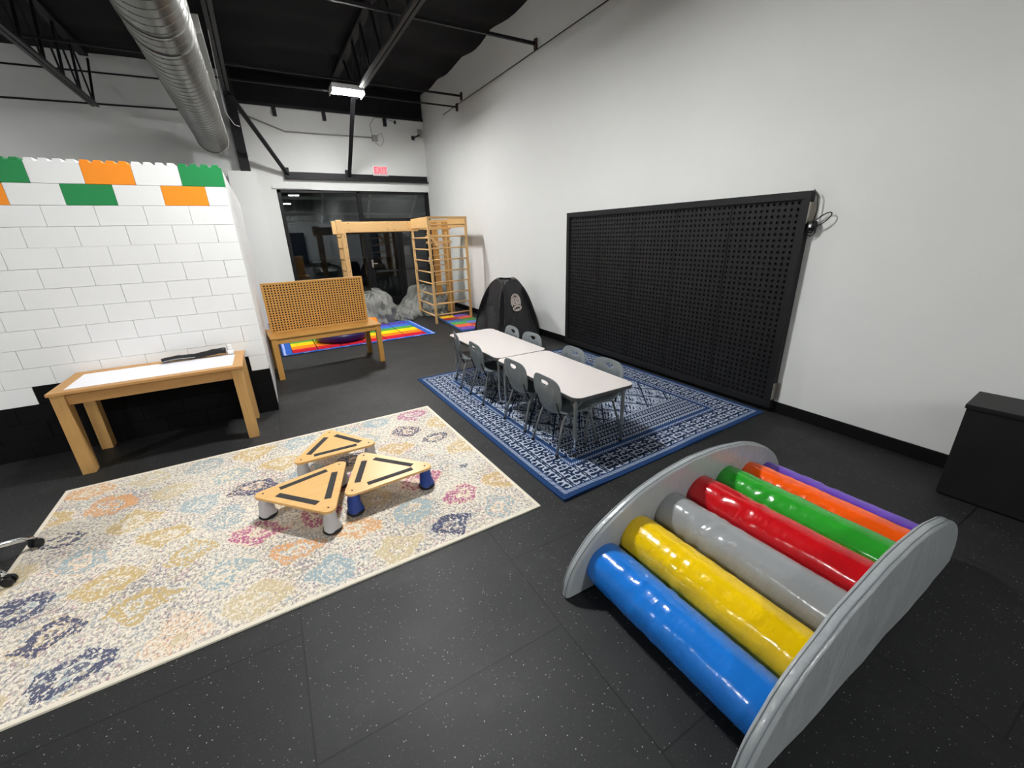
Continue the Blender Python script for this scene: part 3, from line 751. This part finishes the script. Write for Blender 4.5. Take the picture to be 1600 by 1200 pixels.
# ------------------------------------------------------------------ school chairs
def make_chair(label):
    t = thing('school_chair', label, 'chair', (0, 0, 0), 0, 'grey school chairs at the low tables')
    # faces +x ; back at x ~ -0.18 ; seat width .36
    SH = .345
    # seat: dished shell
    nu, nv = 14, 14; P = []
    for i in range(nu + 1):
        row = []
        for j in range(nv + 1):
            u = i / nu; v = -1 + 2 * j / nv
            x = -.165 + .345 * u; hw = .165 + .012 * math.sin(u * PI)
            if u > .8: hw *= math.sqrt(max(0.0, 1 - ((u - .8) / .2) ** 2 * .25))
            y = hw * v
            z = SH - .018 * (1 - v * v) * math.sin(min(1, u * 1.15) * PI) - .02 * max(0, u - .82) / .18
            if u < .12: z += .02 * (1 - u / .12)
            row.append((x, y, z))
        P.append(row)
    MB().grid(P).build('seat', 'chairp', t, smooth=True, solid=.008)
    # backrest: curved shield with a handle hole
    N = 40; rings = 9
    def outer(a):
        ca, sa = math.cos(a), math.sin(a); n_ = 3.8
        r = 1 / ((abs(ca) ** n_ + abs(sa) ** n_) ** (1 / n_)); y = r * ca; z = r * sa
        zz = z; wid = .188 * (1.0 if zz > 0 else 1 - .30 * (-zz) ** 1.5)
        return y * wid, .475 + .155 * zz
    def hole(a):
        ca, sa = math.cos(a), math.sin(a); return ca * .048 * (1.0 if sa > 0 else 1 - .45 * sa * sa), .580 + (.012 if sa > 0 else .030) * sa
    V = []; F = []
    for k in range(rings + 1):
        for q in range(N):
            a = 2 * PI * q / N; ho = hole(a); ou = outer(a); s_ = k / rings
            y = ho[0] + (ou[0] - ho[0]) * s_; z = ho[1] + (ou[1] - ho[1]) * s_
            zf = (z - .32) / .31
            x = -.155 - .055 * zf + .55 * y * y - .012 * math.cos(PI * 1.2 * (zf - .45))
            # moulded U rib
            dU = math.hypot(y / .12, (z - .53) / .16) - 1
            if z < .55: x -= .006 * math.exp(-(dU * 7) ** 2)
            V.append((x, y, z))
    for k in range(rings):
        for q in range(N): F.append((k * N + q, k * N + (q + 1) % N, (k + 1) * N + (q + 1) % N, (k + 1) * N + q))
    MB().add(V, F).build('backrest', 'chairp', t, smooth=True, solid=.009, sub=1)
    for sy in (-1, 1):
        y = sy * .15
        # rear leg: foot back, rises forward under the seat
        rl = MB().tube([(-.205, sy * .175, .012), (-.145, y, .22), (-.115, y * .96, .31), (-.07, y * .94, .327), (.0, y * .93, .327)], .0105, 10).build('leg', 'tubeg', t, smooth=True)
        MB().lathe((-.205, sy * .175), [(.012, 0), (.015, .006), (.014, .02), (.010, .026)], 10).build('glide', 'plastic', rl, smooth=True)
        p = [(0, y * .93, .327), (.06, y * .93, .327), (.115, y * .97, .318), (.14, y, .285), (.16, y, .22), (.205, sy * .172, .012)]
        flg = MB().tube(p, .0105, 10).build('leg', 'tubeg', t, smooth=True)
        MB().lathe((.205, sy * .172), [(.012, 0), (.015, .006), (.014, .02), (.010, .026)], 10).build('glide', 'plastic', flg, smooth=True)
        MB().tube([(-.14, y, .30), (-.165, y * .92, .37), (-.185, y * .9, .44)], .008, 8).build('back_post', 'plastic', t, smooth=True)
    return t
ZR = .009
c0 = make_chair('grey school chair, left side, nearest the foam roller slide')
c0.location = (1.895, 2.49, ZR)
dup(c0, (1.905, 3.00, ZR), math.radians(2), 'grey school chair on the left side, second from the foam slide')
dup(c0, (1.885, 3.75, ZR), math.radians(-3), 'grey school chair on the left side, second from the far table end')
dup(c0, (1.91, 4.28, ZR), math.radians(-14), 'grey school chair on the left side, turned, at the far table end')
rc = [((2.20, 2.53, ZR), 181, 'grey school chair by the pegboard wall, nearest the foam slide'), ((2.20, 3.02, ZR), 178, 'grey school chair by the pegboard wall, second from foam slide'),
      ((2.21, 3.76, ZR), 183, 'grey school chair on tent side of far table, nearer the pegboard'), ((2.20, 4.20, ZR), 177, 'grey school chair directly in front of the black tent')]
for loc, a, lb in rc: dup(c0, loc, math.radians(a), lb)

# ------------------------------------------------------------------ black folding pegboard panel on right wall
t = thing('wall_pegboard', 'large black framed peg board panel against the right wall', 'pegboard', (3.87, 1.92, .04))
PW, PH = 3.20, 1.885
TT = Matrix.Rotation(-PI / 2, 4, 'Z')   # plate facing -y  -> facing -x
def place(mb, dx, dy, dz):
    mb.v = [tuple(Vector((p[1] + dx, p[0] + dy, p[2] + dz))) for p in mb.v]
    mb.f = [tuple(reversed(f)) for f in mb.f]; return mb
fw = .062
bw = (PW - 2 * fw) / 5
for i in range(5):
    for (z0, z1, nz) in ((fw, .655, 12), (.658, PH - fw, 24)):
        pm = perforated(bw - .008, z1 - z0, 12, nz, .0128, 8, .015)
        place(pm, .022, fw + i * bw + .002, z0); pm.build('peg_panel', 'blackwood', t)
MB().box(.037, .042, fw * .5, PW - fw * .5, fw * .5, PH - fw * .5).build('backing', 'hole', t)  # near-black sheet that paints the depth of the peg holes dark
MB().box(0, .065, 0, PW, 0, fw).build('frame_rail', 'blackwood', t, bevel=.003); MB().box(0, .065, 0, PW, PH - fw, PH).build('frame_rail', 'blackwood', t, bevel=.003)
MB().box(0, .065, 0, fw, fw, PH - fw).build('frame_stile', 'blackwood', t, bevel=.003); MB().box(0, .065, PW - fw, PW, fw, PH - fw).build('frame_stile', 'blackwood', t, bevel=.003)
for zz in (.09, 1.64): MB().box(.0, .065, -.004, 0, zz, zz + .16).box(.06, .066, -.035, 0, zz, zz + .16).build('hinge', 'zinc', t, bevel=.001)
t2 = thing('cable_lock', 'black coiled cable lock hanging at the panel corner', 'cable lock', (3.90, 1.88, 1.66))
MB().lathe((0, 0), [(.001, -.04), (.03, -.035), (.035, 0), (.03, .035), (.001, .04)], 16).build('lock_body', 'plastic', t2, smooth=True)
MB().box(-.038, -.03, -.008, .010, -.012, .010).build('dial', 'white_plastic', t2)
for a0, ln, wd in ((-35, .15, .05), (-150, .11, .05), (-130, .10, .06)):
    a = math.radians(a0 + 0); pts = []
    for k in range(24):
        q = 2 * PI * k / 24; rx = (1 - math.cos(q)) / 2 * ln; ry = math.sin(q) * wd * .6
        d_ = Vector((0, -math.cos(a), -math.sin(a))) if a0 > -90 else Vector((0, math.cos(a) * -.15, math.sin(a)))
        if a0 > -90: d_ = Vector((0, -.8, .6))
        e_ = Vector((0, -d_.z, d_.y)); pts.append(d_ * rx + e_ * ry + Vector((-.01 * math.sin(q), 0, 0)))
    MB().tube(pts, .0045, 8, closed=True).build('cable', 'plastic', t2, smooth=True)
MB().tube([(0, .0, .03), (.0, -.01, .12), (-.01, .0, .22), (-.02, .03, .27)], .004, 6).build('cable', 'plastic', t2, smooth=True)

# ------------------------------------------------------------------ black storage box (right edge)
o = MB().box(0, .33, -.95, 0, .012, .60).box(.01, .32, -.94, -.01, 0, .02).box(-.008, .338, -.958, .008, .60, .628).build('storage_box', 'blackwood', None, bevel=.004)
o.location = (3.525, .625, 0); o.rotation_euler = (0, 0, math.radians(4)); tag(o, 'tall black painted box standing at the right wall', 'box')
o.location.x = 3.50

# ------------------------------------------------------------------ triangular balance boards
def tri(pts, footmats, label, handle):
    c = sum((Vector((*p, 0)) for p in pts), Vector()) / 3
    t = thing('balance_board', label, 'balance board', (c.x, c.y, .010), 0, 'triangular wooden balance boards')
    L = [Vector((*p, 0)) - c for p in pts]
    # rounded triangle
    poly = []; r = .045
    if (L[1] - L[0]).cross(L[2] - L[0]).z < 0: L = [L[0], L[2], L[1]]; footmats = [footmats[0], footmats[2], footmats[1]]
    cen = []
    for i in range(3):
        P_, A, B = L[i], L[i - 1], L[(i + 1) % 3]; d1 = (A - P_).normalized(); d2 = (B - P_).normalized()
        ang = d1.angle(d2); cc = P_ + (d1 + d2).normalized() * (r / math.sin(ang / 2)); cen.append(cc)
        n1 = Vector((d1.y, -d1.x, 0)); n1 = n1 if n1.dot(P_ - cc + (P_ - cc).cross(Vector((0, 0, 1))) * 0) > 0 else -n1
        t1 = P_ + d1 * (r / math.tan(ang / 2)); t2_ = P_ + d2 * (r / math.tan(ang / 2))
        a1 = math.atan2((t1 - cc).y, (t1 - cc).x); a2 = math.atan2((t2_ - cc).y, (t2_ - cc).x)
        while a2 < a1: a2 += 2 * PI
        for k in range(9): a = a1 + (a2 - a1) * k / 8; poly.append((cc.x + r * math.cos(a), cc.y + r * math.sin(a)))
    MB().prism(poly, .147, .165).build('board', 'maple', t, bevel=.003)
    G = sum(L, Vector()) / 3
    for i in range(3):
        A, B = L[i], L[(i + 1) % 3]; d = (B - A).normalized(); nrm = Vector((-d.y, d.x, 0)); mid = (A + B) / 2 + nrm * .062
        hl = (B - A).length * .235; w_ = .020
        vs = [mid - d * hl - nrm * w_, mid + d * hl - nrm * w_, mid + d * hl + nrm * w_, mid - d * hl + nrm * w_]
        MB().prism([(v.x, v.y) for v in vs], .165, .1662).build('grip_strip', 'grip', t)
        fm = footmats[i]; cc = cen[i]
        MB().cyl((cc.x, cc.y), .006, .165, .1665, 12).build('screw_hole', 'hole', t)
        P = []
        for k, (rr, z) in enumerate([(.036, .147), (.034, .12), (.041, .10), (.038, .08), (.046, .06), (.044, .045), (.050, .03), (.052, .02)]):
            P.append((rr, z))
        ft = MB(); n = 28; vs = []
        for rr, z in P:
            for j in range(n):
                a = 2 * PI * j / n; q = rr * (1 + .06 * math.sin(3 * a + z * 60) + .04 * math.sin(5 * a - z * 90)); vs.append((cc.x + q * math.cos(a), cc.y + q * math.sin(a), z))
        ft.add(vs, [(k * n + j, k * n + (j + 1) % n, (k + 1) * n + (j + 1) % n, (k + 1) * n + j) for k in range(len(P) - 1) for j in range(n)])
        fo = ft.build('foot', fm, t, smooth=True); 
        MB().lathe((cc.x, cc.y), [(.050, 0), (.056, .008), (.055, .02), (.050, .024)], 24).build('base_ring', 'plastic', fo, smooth=True)
    if handle:
        MB().prism([(cen[handle - 1].x + .022 * math.cos(a) * 1.3, cen[handle - 1].y + .012 * math.sin(a)) for a in [2 * PI * k / 16 for k in range(16)]], .1655, .1668).build('finger_slot', 'hole', t)
    return t
M['footwhite'] = simple('white_foot_fabric', (.45, .45, .46), .55, bump=.4, bscale=40)
M['footblue'] = simple('blue_foot_fabric', sr(26, 62, 140), .45, bump=.4, bscale=40)
ext = lambda P, k: [tuple(Vector(p) + (Vector(p) - sum((Vector(q) for q in P), Vector((0, 0))) / 3) * k) for p in P]
tri(ext([(-.362, 2.74), (.228, 2.885), (.06, 2.27)], .05), ['footwhite'] * 3, 'triangular balance board with white feet, at the left front', 0)
tri(ext([(.144, 2.41), (.34, 2.94), (.76, 2.455)], .05), ['footblue', 'footwhite', 'footblue'], 'triangular balance board with blue feet, at the right', 0)
tri(ext([(-.119, 3.02), (.187, 3.49), (.495, 3.02)], .05), ['footwhite'] * 3, 'triangular balance board with white feet, at the back', 0)

# ------------------------------------------------------------------ foam roller slide
t = thing('foam_roller_slide', 'grey arched foam frame with seven coloured vinyl rollers', 'foam roller slide', (1.875, .80, 0), math.radians(0.8))
def arch(y0, y1, name):
    a_, b_ = .925, .49; N = 48; ny = 6
    rings = []
    prof = []
    e = .012
    th_ = y1 - y0
    # cross profile: (inset, y)
    cs = [(e, y0), (.3 * e, y0 + .3 * e), (0, y0 + e), (0, y1 - e), (.3 * e, y1 - .3 * e), (e, y1)]
    P = []
    for i in range(N + 1):
        a = PI - PI * i / N; ca = math.cos(a); sa = math.sin(a); n_ = 2.04
        r = 1 / ((abs(ca) ** n_ + abs(sa) ** n_) ** (1 / n_)); X = r * ca; Z = r * sa
        row = []
        for (ins, yy) in cs:
            k = 1 - ins / .6
            wob = .004 * noise.noise(Vector((X * 6, yy * 9, Z * 6)))
            row.append((X * a_ * k, yy + wob * .5, Z * b_ * k + wob + .004))
        P.append(row)
    mb = MB(); mb.grid(P)
    # faces (fans with an inner grid so that wrinkles can bulge)
    for side, yy in ((0, y0), (5, y1)):
        rr = []
        for k in range(9):
            s_ = 1 - k / 8; row = []
            for i in range(N + 1):
                p = P[i][side]; bul = .006 * math.sin(PI * min(1, k / 8 * 1.4) * .7) * (-1 if side == 0 else 1)
                wr = .004 * noise.noise(Vector((p[0] * s_ * 5 + p[2] * s_ * 8, 0, p[2] * s_ * 2))) if 0 < k else 0
                row.append((p[0] * s_, yy + bul + wr if k else p[1], max(.004, p[2] * s_)))
            rr.append(row)
        mb.grid(rr)
    mb.add([P[0][k] for k in range(6)] + [P[-1][k] for k in range(6)], [(0, 1, 2, 3, 4, 5, 11, 10, 9, 8, 7, 6)])
    o = mb.build(name, 'greyvinyl', t, smooth=True, auto=.9)
    for k in (2, 3):
        MB().tube([(p[k][0], p[k][1], p[k][2]) for p in P], .0022, 5).build('piping', 'chairp', o, smooth=True)
    return o
arch(-.455, -.405, 'side_panel'); arch(.415, .465, 'side_panel')
rc_ = [(-.700, .112), (-.483, .186), (-.245, .236), (0.0, .254), (.245, .236), (.483, .186), (.700, .112)]
for k, ((cn, cc), (x, z)) in enumerate(zip(ROLLC, rc_)):
    mat = vinyl(cn + '_vinyl', cc, 7, .32, .18, (1.0, 3.0, 1.0), .010)
    r = .110; P = []; n = 40; ny = 60; y0, y1 = -.404, .414
    for j in range(n):
        row = []
        for i in range(ny + 1):
            s_ = i / ny; yy = y0 + (y1 - y0) * s_; a = 2 * PI * j / n
            pinch = math.exp(-((s_ - .62 - .02 * k % .1) * 7) ** 2)
            rr = r + .0048 * noise.noise(Vector((math.cos(a) * 1.4 + k * 3, yy * 26, math.sin(a) * 1.4))) * (.35 + pinch) + .0025 * noise.noise(Vector((math.cos(a) * 2, yy * 5 + k, math.sin(a) * 2)))
            rr -= .004 * max(0, abs(s_ - .5) - .46) / .04
            row.append((x + rr * math.cos(a), yy, z + .008 + rr * math.sin(a)))
        P.append(row)
    o = MB().grid(P, close_u=True).build('roller', mat, t, smooth=True); o['label'] = cn + ' vinyl roller'

# ------------------------------------------------------------------ climbing frame
t = thing('climbing_frame', 'pale wooden climbing frame with ladders by the storefront', 'climbing frame', (2.78, 8.9, 0), 0)
XA, XB = 0.0, .81; YN, YFr = -.95, .05    # tower footprint (local)
def postt(x, y, h, d=.045): MB().box(x - d / 2, x + d / 2, y - d / 2, y + d / 2, 0, h).build('post', 'beech_z', t, bevel=.004)
rot8 = .10
def tw(u, v): return (XA + u * (XB - XA) + 0.0, YN + v * (YFr - YN) + u * rot8 * (1 - .4 * v))
for (u, v, h) in ((0, 0, 2.02), (1, 0, 2.02), (0, 1, 1.98), (1, 1, 1.98)):
    x, y = tw(u, v); postt(x, y, h)
    MB().box(x - .03, x + .03, y - .032, y - .022, 1.02, 1.14).build('splice_plate', 'beech_z', t, bevel=.003)
def rung(a, b, r=.014): MB().tube([a, b], r, 10).build('rung', 'beech_x', t, smooth=True)
for k in range(9):
    z = .17 + k * .213
    rung((*tw(0, 0), z), (*tw(1, 0), z)); rung((*tw(0, 0), z - .02), (*tw(0, 1), z - .02)) if True else None
def board(a, b, h, th, name='beam', mat='beech_x'): return MB().bar(a, b, th, h).build(name, mat, t, bevel=.006)
p0, p1, p2, p3 = tw(0, 0), tw(1, 0), tw(0, 1), tw(1, 1)
board((*p0, 1.92), (*p2, 1.92), .19, .03, 'beam', 'beech_y'); board((*p1, 1.92), (*p3, 1.92), .19, .03, 'beam', 'beech_y'); board((*p2, 1.90), (*p3, 1.90), .19, .03)
MB().bar((*p0, 2.0), (*p1, 2.0), .03, .04).build('top_rail', 'beech_x', t, bevel=.004)
# monkey bars to the left
XLft = -1.43
board((XLft - .02, .03, 1.88), (p2[0], p2[1] - .02, 1.88), .19, .03); board((XLft - .02, .60, 1.88), (p2[0] + .3, .60, 1.88), .19, .03)
for k in range(6): rung((XLft + .15 + k * .22, .03, 1.82), (XLft + .15 + k * .22, .60, 1.82))
for yy in (.03, .60):
    MB().box(XLft + .02, XLft + .11, yy - .02, yy + .02, 0, 1.80).build('plank_leg', 'beech_z', t, bevel=.005)
    MB().box(XLft - .05, XLft + .06, yy - .035, yy - .005, 1.76, 2.01).build('end_cap', 'beech_z', t, bevel=.01)
for k in range(8): rung((XLft + .03, .03, .2 + k * .215), (XLft + .03, .60, .2 + k * .215))
# dark bolts on the boards
bl = MB()
for xx in (XLft + .0, XLft + .17, -.52, -.38, -.10):
    for zz in (1.82, 1.94): bl.box(xx, xx + .014, .010, .016, zz, zz + .014)
for zz in (1.05, 1.30, 1.5, 1.7): bl.box(XLft + .07, XLft + .084, .004, .010, zz, zz + .014)
bl.build('bolt', 'steelg', t)
# far side planks, climbing holds and small ladder
for xx, z0 in ((.50, .42), (.74, .02)): MB().box(xx - .075, xx + .055, .06, .09, z0, 1.95).build('wall_plank', 'oldpine_z', t, bevel=.004)
for zz in (1.5, 1.62, 1.78): MB().box(.28, .86, .055, .075, zz + .02, zz + .07).build('slat', 'beech_x', t, bevel=.003)
for k in range(7):
    rung((.28, -.3, .30 + k * .2), (.60, -.3, .30 + k * .2), .011)
for xx in (.60,): MB().box(xx - .014, xx + .014, -.32, -.28, .02, 1.75).build('ladder_rail', 'beech_z', t, bevel=.003)
MB().bar((.3, -.02, 1.75), (.52, -.02, 1.45), .02, .06).build('diagonal_plank', 'beech_z', t, bevel=.003)

# ------------------------------------------------------------------ bean bags
def bag(c, rx, ry, h, seed, label, rz=0):
    P = []; nu, nv = 96, 40
    for i in range(nu):
        a = 2 * PI * i / nu; row = []
        for j in range(nv + 1):
            q = j / nv; ph = q * PI / 2 * 1.12 - .19      # from under the edge up to the top
            rr = math.cos(max(-.2, ph)) ** .75 if ph < PI / 2 else 0; z = math.sin(max(0, ph)) ** 1.25
            n1 = noise.noise(Vector((math.cos(a) * 2.2 + seed, math.sin(a) * 2.2, z * 1.2)))
            fold = noise.noise(Vector((a * 5.5 + seed * 2 + z * 1.0, z * 1.6, seed)))
            fold2 = noise.noise(Vector((math.cos(a) * 5 + seed, math.sin(a) * 5, z * 5)))
            k = 1 + .16 * n1 + .26 * fold * (1 - z * .6) + .12 * fold2
            zz = h * z * (1 + .25 * n1) * (1 + .16 * fold + .12 * fold2)
            row.append((rx * rr * k * math.cos(a), ry * rr * k * math.sin(a), max(.003, zz)))
        P.append(row)
    o = MB().grid(P, close_u=True).build('bean_bag', 'bag', None, smooth=True); o.location = c; o.rotation_euler = (0, 0, rz); tag(o, label, 'bean bag', 'slumped grey bean bags')
bag((1.84, 9.22, .009), .50, .62, .56, 1.3, 'slumped grey bean bag on the back corner of rainbow rug')
bag((3.08, 9.42, 0), .62, .55, .56, 5.7, 'slumped grey bean bag inside the wooden climbing frame', .2)
bag((2.41, 8.98, 0), .22, .36, .26, 9.1, 'small grey crumpled bag between the two larger bean bags')
# floor cushion and orange pouf behind the back table
M['purple'] = simple('dark_purple_vinyl', sr(36, 20, 78), .35)
o = MB().lathe((0, 0), [(.40, 0), (.445, .03), (.45, .10), (.43, .15), (.36, .18), (.001, .185)], 40).build('floor_cushion', 'purple', None, smooth=True); o.location = (.95, 7.75, .009); tag(o, 'round dark purple floor cushion behind the honey pine table', 'cushion')
M['orangef'] = simple('orange_fabric', sr(240, 132, 20), .6)
o = MB().lathe((0, 0), [(.12, 0), (.17, .03), (.175, .2), (.15, .25), (.001, .26)], 30).build('stool_pouf', 'orangef', None, smooth=True); o.location = (1.50, 8.2, .009); o.scale = (1, 1, .85); tag(o, 'small orange pouf peeking out behind the perforated board', 'pouf')

# ------------------------------------------------------------------ folding mats
t = thing('folding_mat', 'colourful folding tumbling mat under the climbing frame', 'mat', (3.24, 7.68, 0), math.radians(-3.5))
cols = {'y': sr(250, 200, 20), 'p': sr(112, 60, 170), 'r': sr(176, 30, 30), 'o': sr(240, 90, 40), 'b': sr(70, 120, 190), 'g': sr(70, 160, 70)}
for k, c in cols.items(): M['mat' + k] = simple('mat_vinyl_' + k, c, .4)
for half, rows in ((0, ['yp', 'ro', 'bg']), (1, ['gb', 'or', 'py'])):
    ytop = .76 - half * .77
    MB().box(-.29, .33, ytop - .75, ytop, .002, .038).build('mat_section', 'matb', t, bevel=.008)
    for i, rw_ in enumerate(rows):
        for j, ch in enumerate(rw_):
            MB().box(-.285 + j * .305, -.285 + (j + 1) * .305, ytop - .25 * (i + 1) + .003, ytop - .25 * i - .003, .038, .042).build('colour_panel', 'mat' + ch, t)

# ------------------------------------------------------------------ pop-up tent
t = thing('play_tent', 'black pop-up play tent with white crest beside right wall', 'tent', (0, 0, 0))
B4 = [Vector((2.93, 5.48, 0)), Vector((3.86, 5.80, 0)), Vector((3.85, 6.75, 0)), Vector((2.96, 6.55, 0))]
ctr = sum(B4, Vector()) / 4; t.location = ctr
VZ = .90
def hoop(i, n=24):
    A = B4[i] - ctr; B = B4[(i + 1) % 4] - ctr; mid = (A + B) / 2; inn = (-mid).normalized()
    pts = []
    for k in range(n + 1):
        s_ = k / n; a = PI * s_; xx = -math.cos(a); hz = math.sin(a) ** .78
        xx = xx * (1 - .10 * hz)
        p = mid + (B - A) * .5 * xx + inn * (mid.length * .60 * hz) + Vector((0, 0, .975 * hz)); pts.append(p)
    return pts, A, B, mid, inn
for i in range(4):
    pts, A, B, mid, inn = hoop(i)
    n = len(pts) - 1
    P = []
    for k in range(n + 1):
        base = A + (B - A) * (k / n); row = []
        for j in range(9):
            s_ = j / 8; q = base * (1 - s_) + pts[k] * s_; row.append(q + inn * (.012 * noise.noise(q * 6)))
        P.append(row)
    MB().grid(P).build('side_panel', 'tent', t, smooth=True)
    MB().tube(pts, .007, 6).build('hoop', 'plastic', t, smooth=True)
    # gusset to the neighbouring hoop
    pn = hoop((i + 1) % 4)[0]; P = []
    for k in range(n // 2 + 1):
        a = pts[n - k]; b = pn[k]; row = []
        for j in range(5):
            s_ = j / 4; q = a * (1 - s_) + b * s_; q = q - Vector((q.x, q.y, 0)) * (.16 * math.sin(PI * s_)); row.append(q)
        P.append(row)
    MB().grid(P).build('gusset', 'tent', t, smooth=True)
tops = [hoop(i)[0][12] for i in range(4)]; tops2 = []
for i in range(4): tops2 += [hoop(i)[0][q] for q in (15, 13, 12, 11, 9)][::-1]
apex = Vector((0, 0, .82)); nT = len(tops2)
MB().add([apex] + tops2, [(0, 1 + q, 1 + (q + 1) % nT) for q in range(nT)]).build('roof_cloth', 'tent', t, smooth=True)
# door flap on the left face, crest on the right face
pts, A, B, mid, inn = hoop(3)
flap = []
for k in range(13):
    s_ = k / 12; row = []
    for j in range(9):
        q = j / 8; base = A + (B - A) * (.12 + .72 * s_)
        p = base + inn * (mid.length * .60 * .62 * q) + Vector((0, 0, .56 * q)) - inn * (.035 + .025 * math.sin(k * 2.1) * (1 - q) + .03 * math.sin(k * .9 + q * 4)); row.append(p)
    flap.append(row)
MB().grid(flap).build('door_flap', 'tent', t, smooth=True)
M['crest'] = simple('crest_print', sr(206, 192, 184), .6)
ptsc, A, B, mid, inn = hoop(0)
dX = (B - A).normalized(); up = (inn * (mid.length * .60) + Vector((0, 0, .985))).normalized(); nn = dX.cross(up).normalized()
if nn.dot(inn) > 0: nn = -nn
def cp(u, v, off=.012): return mid + dX * u + up * v + nn * off
def stroke(mb, pl, w=.006, off=.016):
    pl = [((a - u0) * 1.25 + u0, (b - v0) * 1.25 + v0) for a, b in pl]; w *= 1.25
    for a, b in zip(pl, pl[1:]):
        a = Vector(a); b = Vector(b); d = (b - a).normalized() * w * .5; e = Vector((-d.y, d.x))
        q = [a - d + e, b + d + e, b + d - e, a - d - e]
        vs = [cp(x[0], x[1], off) for x in q] + [cp(x[0], x[1], off - .006) for x in q]
        mb.add(vs, [(0, 1, 2, 3), (7, 6, 5, 4), (0, 4, 5, 1), (1, 5, 6, 2), (2, 6, 7, 3), (3, 7, 4, 0)])
    return mb
u0, v0 = .0, .66
cr = MB()
ell = lambda rx, ry, a0, a1, n=18, cx=0, cy=0: [(u0 + cx + rx * math.cos(math.radians(a0 + (a1 - a0) * k / n)), v0 + cy + ry * math.sin(math.radians(a0 + (a1 - a0) * k / n))) for k in range(n + 1)]
stroke(cr, ell(.088, .098, -30, 210), .012); stroke(cr, ell(.070, .080, -20, 200), .007)
for a, b in (((-.055, -.03), (-.03, .05)), ((-.05, .03), (-.01, .055)), ((-.03, .0), (0, .01)), ((-.03, -.04), (-.005, .045)), ((.0, -.03), (.02, .055)), ((.02, .05), (.05, .03)), ((.01, .0), (.045, -.035)), ((.03, .04), (.06, -.03)), ((-.055, -.03), (-.01, -.035)), ((.0, -.035), (.055, -.035)), ((-.01, .03), (.03, -.01))):
    stroke(cr, [(u0 + a[0], v0 + a[1]), (u0 + b[0], v0 + b[1])], .011)
cr.build('crest', 'crest', t)
cb_ = MB(); ring_ = ell(.085, .038, 0, 360, 24, .008, -.085)
ring_ = [((a - u0) * 1.25 + u0, (b - v0) * 1.25 + v0) for a, b in ring_]
cb_.add([cp(a, b, .017) for a, b in ring_[:-1]] + [cp(a, b, .010) for a, b in ring_[:-1]], [tuple(range(24)), tuple(range(47, 23, -1))] + [(i, (i + 1) % 24, 24 + (i + 1) % 24, 24 + i) for i in range(24)])
cb_.build('crest_banner', 'crest', t)
cl = MB()
for k, (a, b) in enumerate((((-.05, -.095), (-.05, -.072)), ((-.052, -.097), (-.038, -.093)), ((-.03, -.095), (-.02, -.072)), ((-.02, -.072), (-.010, -.096)), ((.0, -.095), (.0, -.072)), ((.0, -.084), (.014, -.073)), ((.022, -.095), (.022, -.072)), ((.022, -.072), (.036, -.084)), ((.044, -.095), (.052, -.072)), ((.052, -.072), (.062, -.09)))):
    stroke(cl, [(u0 + .0 + a[0], v0 + a[1]), (u0 + b[0], v0 + b[1])], .009, .020)
cl.build('banner_marks', 'hole', t)

# ------------------------------------------------------------------ office chair at the left edge
t = thing('office_chair', 'chrome based swivel chair, two black castors in view', 'office chair', (-1.717, 2.965, .010))
def cast(a, R=.281):
    x, y = R * math.cos(a), R * math.sin(a)
    MB().tube([(.03 * math.cos(a), .03 * math.sin(a), .115), (.14 * math.cos(a), .14 * math.sin(a), .112), (.23 * math.cos(a), .23 * math.sin(a), .088), (x * 1.0, y * 1.0, .062)], [.022, .018, .015, .012], 12).build('leg', 'chrome', t, smooth=True)
    c_ = MB().box(-.012, .012, -.010, .010, .02, .06); 
    an = a + .5
    for s_ in (-1, 1):
        w_ = []
        for k in range(20): q = 2 * PI * k / 20; w_.append((math.cos(q), math.sin(q)))
        T_ = Matrix.Translation((0, 0, .027)) @ Matrix.Rotation(PI / 2, 4, 'X')
        c_.prism([(p[0] * .026, p[1] * .026) for p in w_], s_ * .008, s_ * .024, T_)
    o = c_.build('caster', 'plastic', t, smooth=True, auto=.6, bevel=.003); o.location = (x, y, 0); o.rotation_euler = (0, 0, an)
for k in range(5): cast(math.radians(36.5 + 72 * k))
MB().cyl((0, 0), .03, .09, .16, 20).cyl((0, 0), .018, .16, .42, 20).build('gas_lift', 'chrome', t, smooth=True, auto=.6)
MB().prism(rrect(-.2, .2, -.2, .2, .08), .42, .48).build('seat', 'plastic', t, bevel=.02)

# ------------------------------------------------------------------ rear of the room (seen mirrored in the glass)
t = thing('shelf_unit', 'tall black shelf unit at the rear wall', 'shelf', (2.3, YF + .3, 0))
MB().box(-.6, -.56, -.2, .2, 0, 2.2).box(.56, .6, -.2, .2, 0, 2.2).box(-.56, .56, .16, .2, 0, 2.2).build('carcass', 'blackwood', t)
for k in range(5): MB().box(-.56, .56, -.2, .16, .1 + k * .5, .13 + k * .5).build('shelf', 'blackwood', t)
t = thing('wooden_crate', 'brown wooden box at the rear wall', 'crate', (.9, YF + .4, 0))
MB().box(-.35, .35, -.25, .25, 0, .9).build('body', 'oldpine_z', t, bevel=.01)
MB().box(-.33, .33, -.23, .23, .9, .92).build('lid', 'oldpine_x', t, bevel=.004)
o = MB().box(.2, 1.1, YF - .01, YF + .03, 0, 2.1).build('door_3', 'frame'); o['kind'] = 'structure'
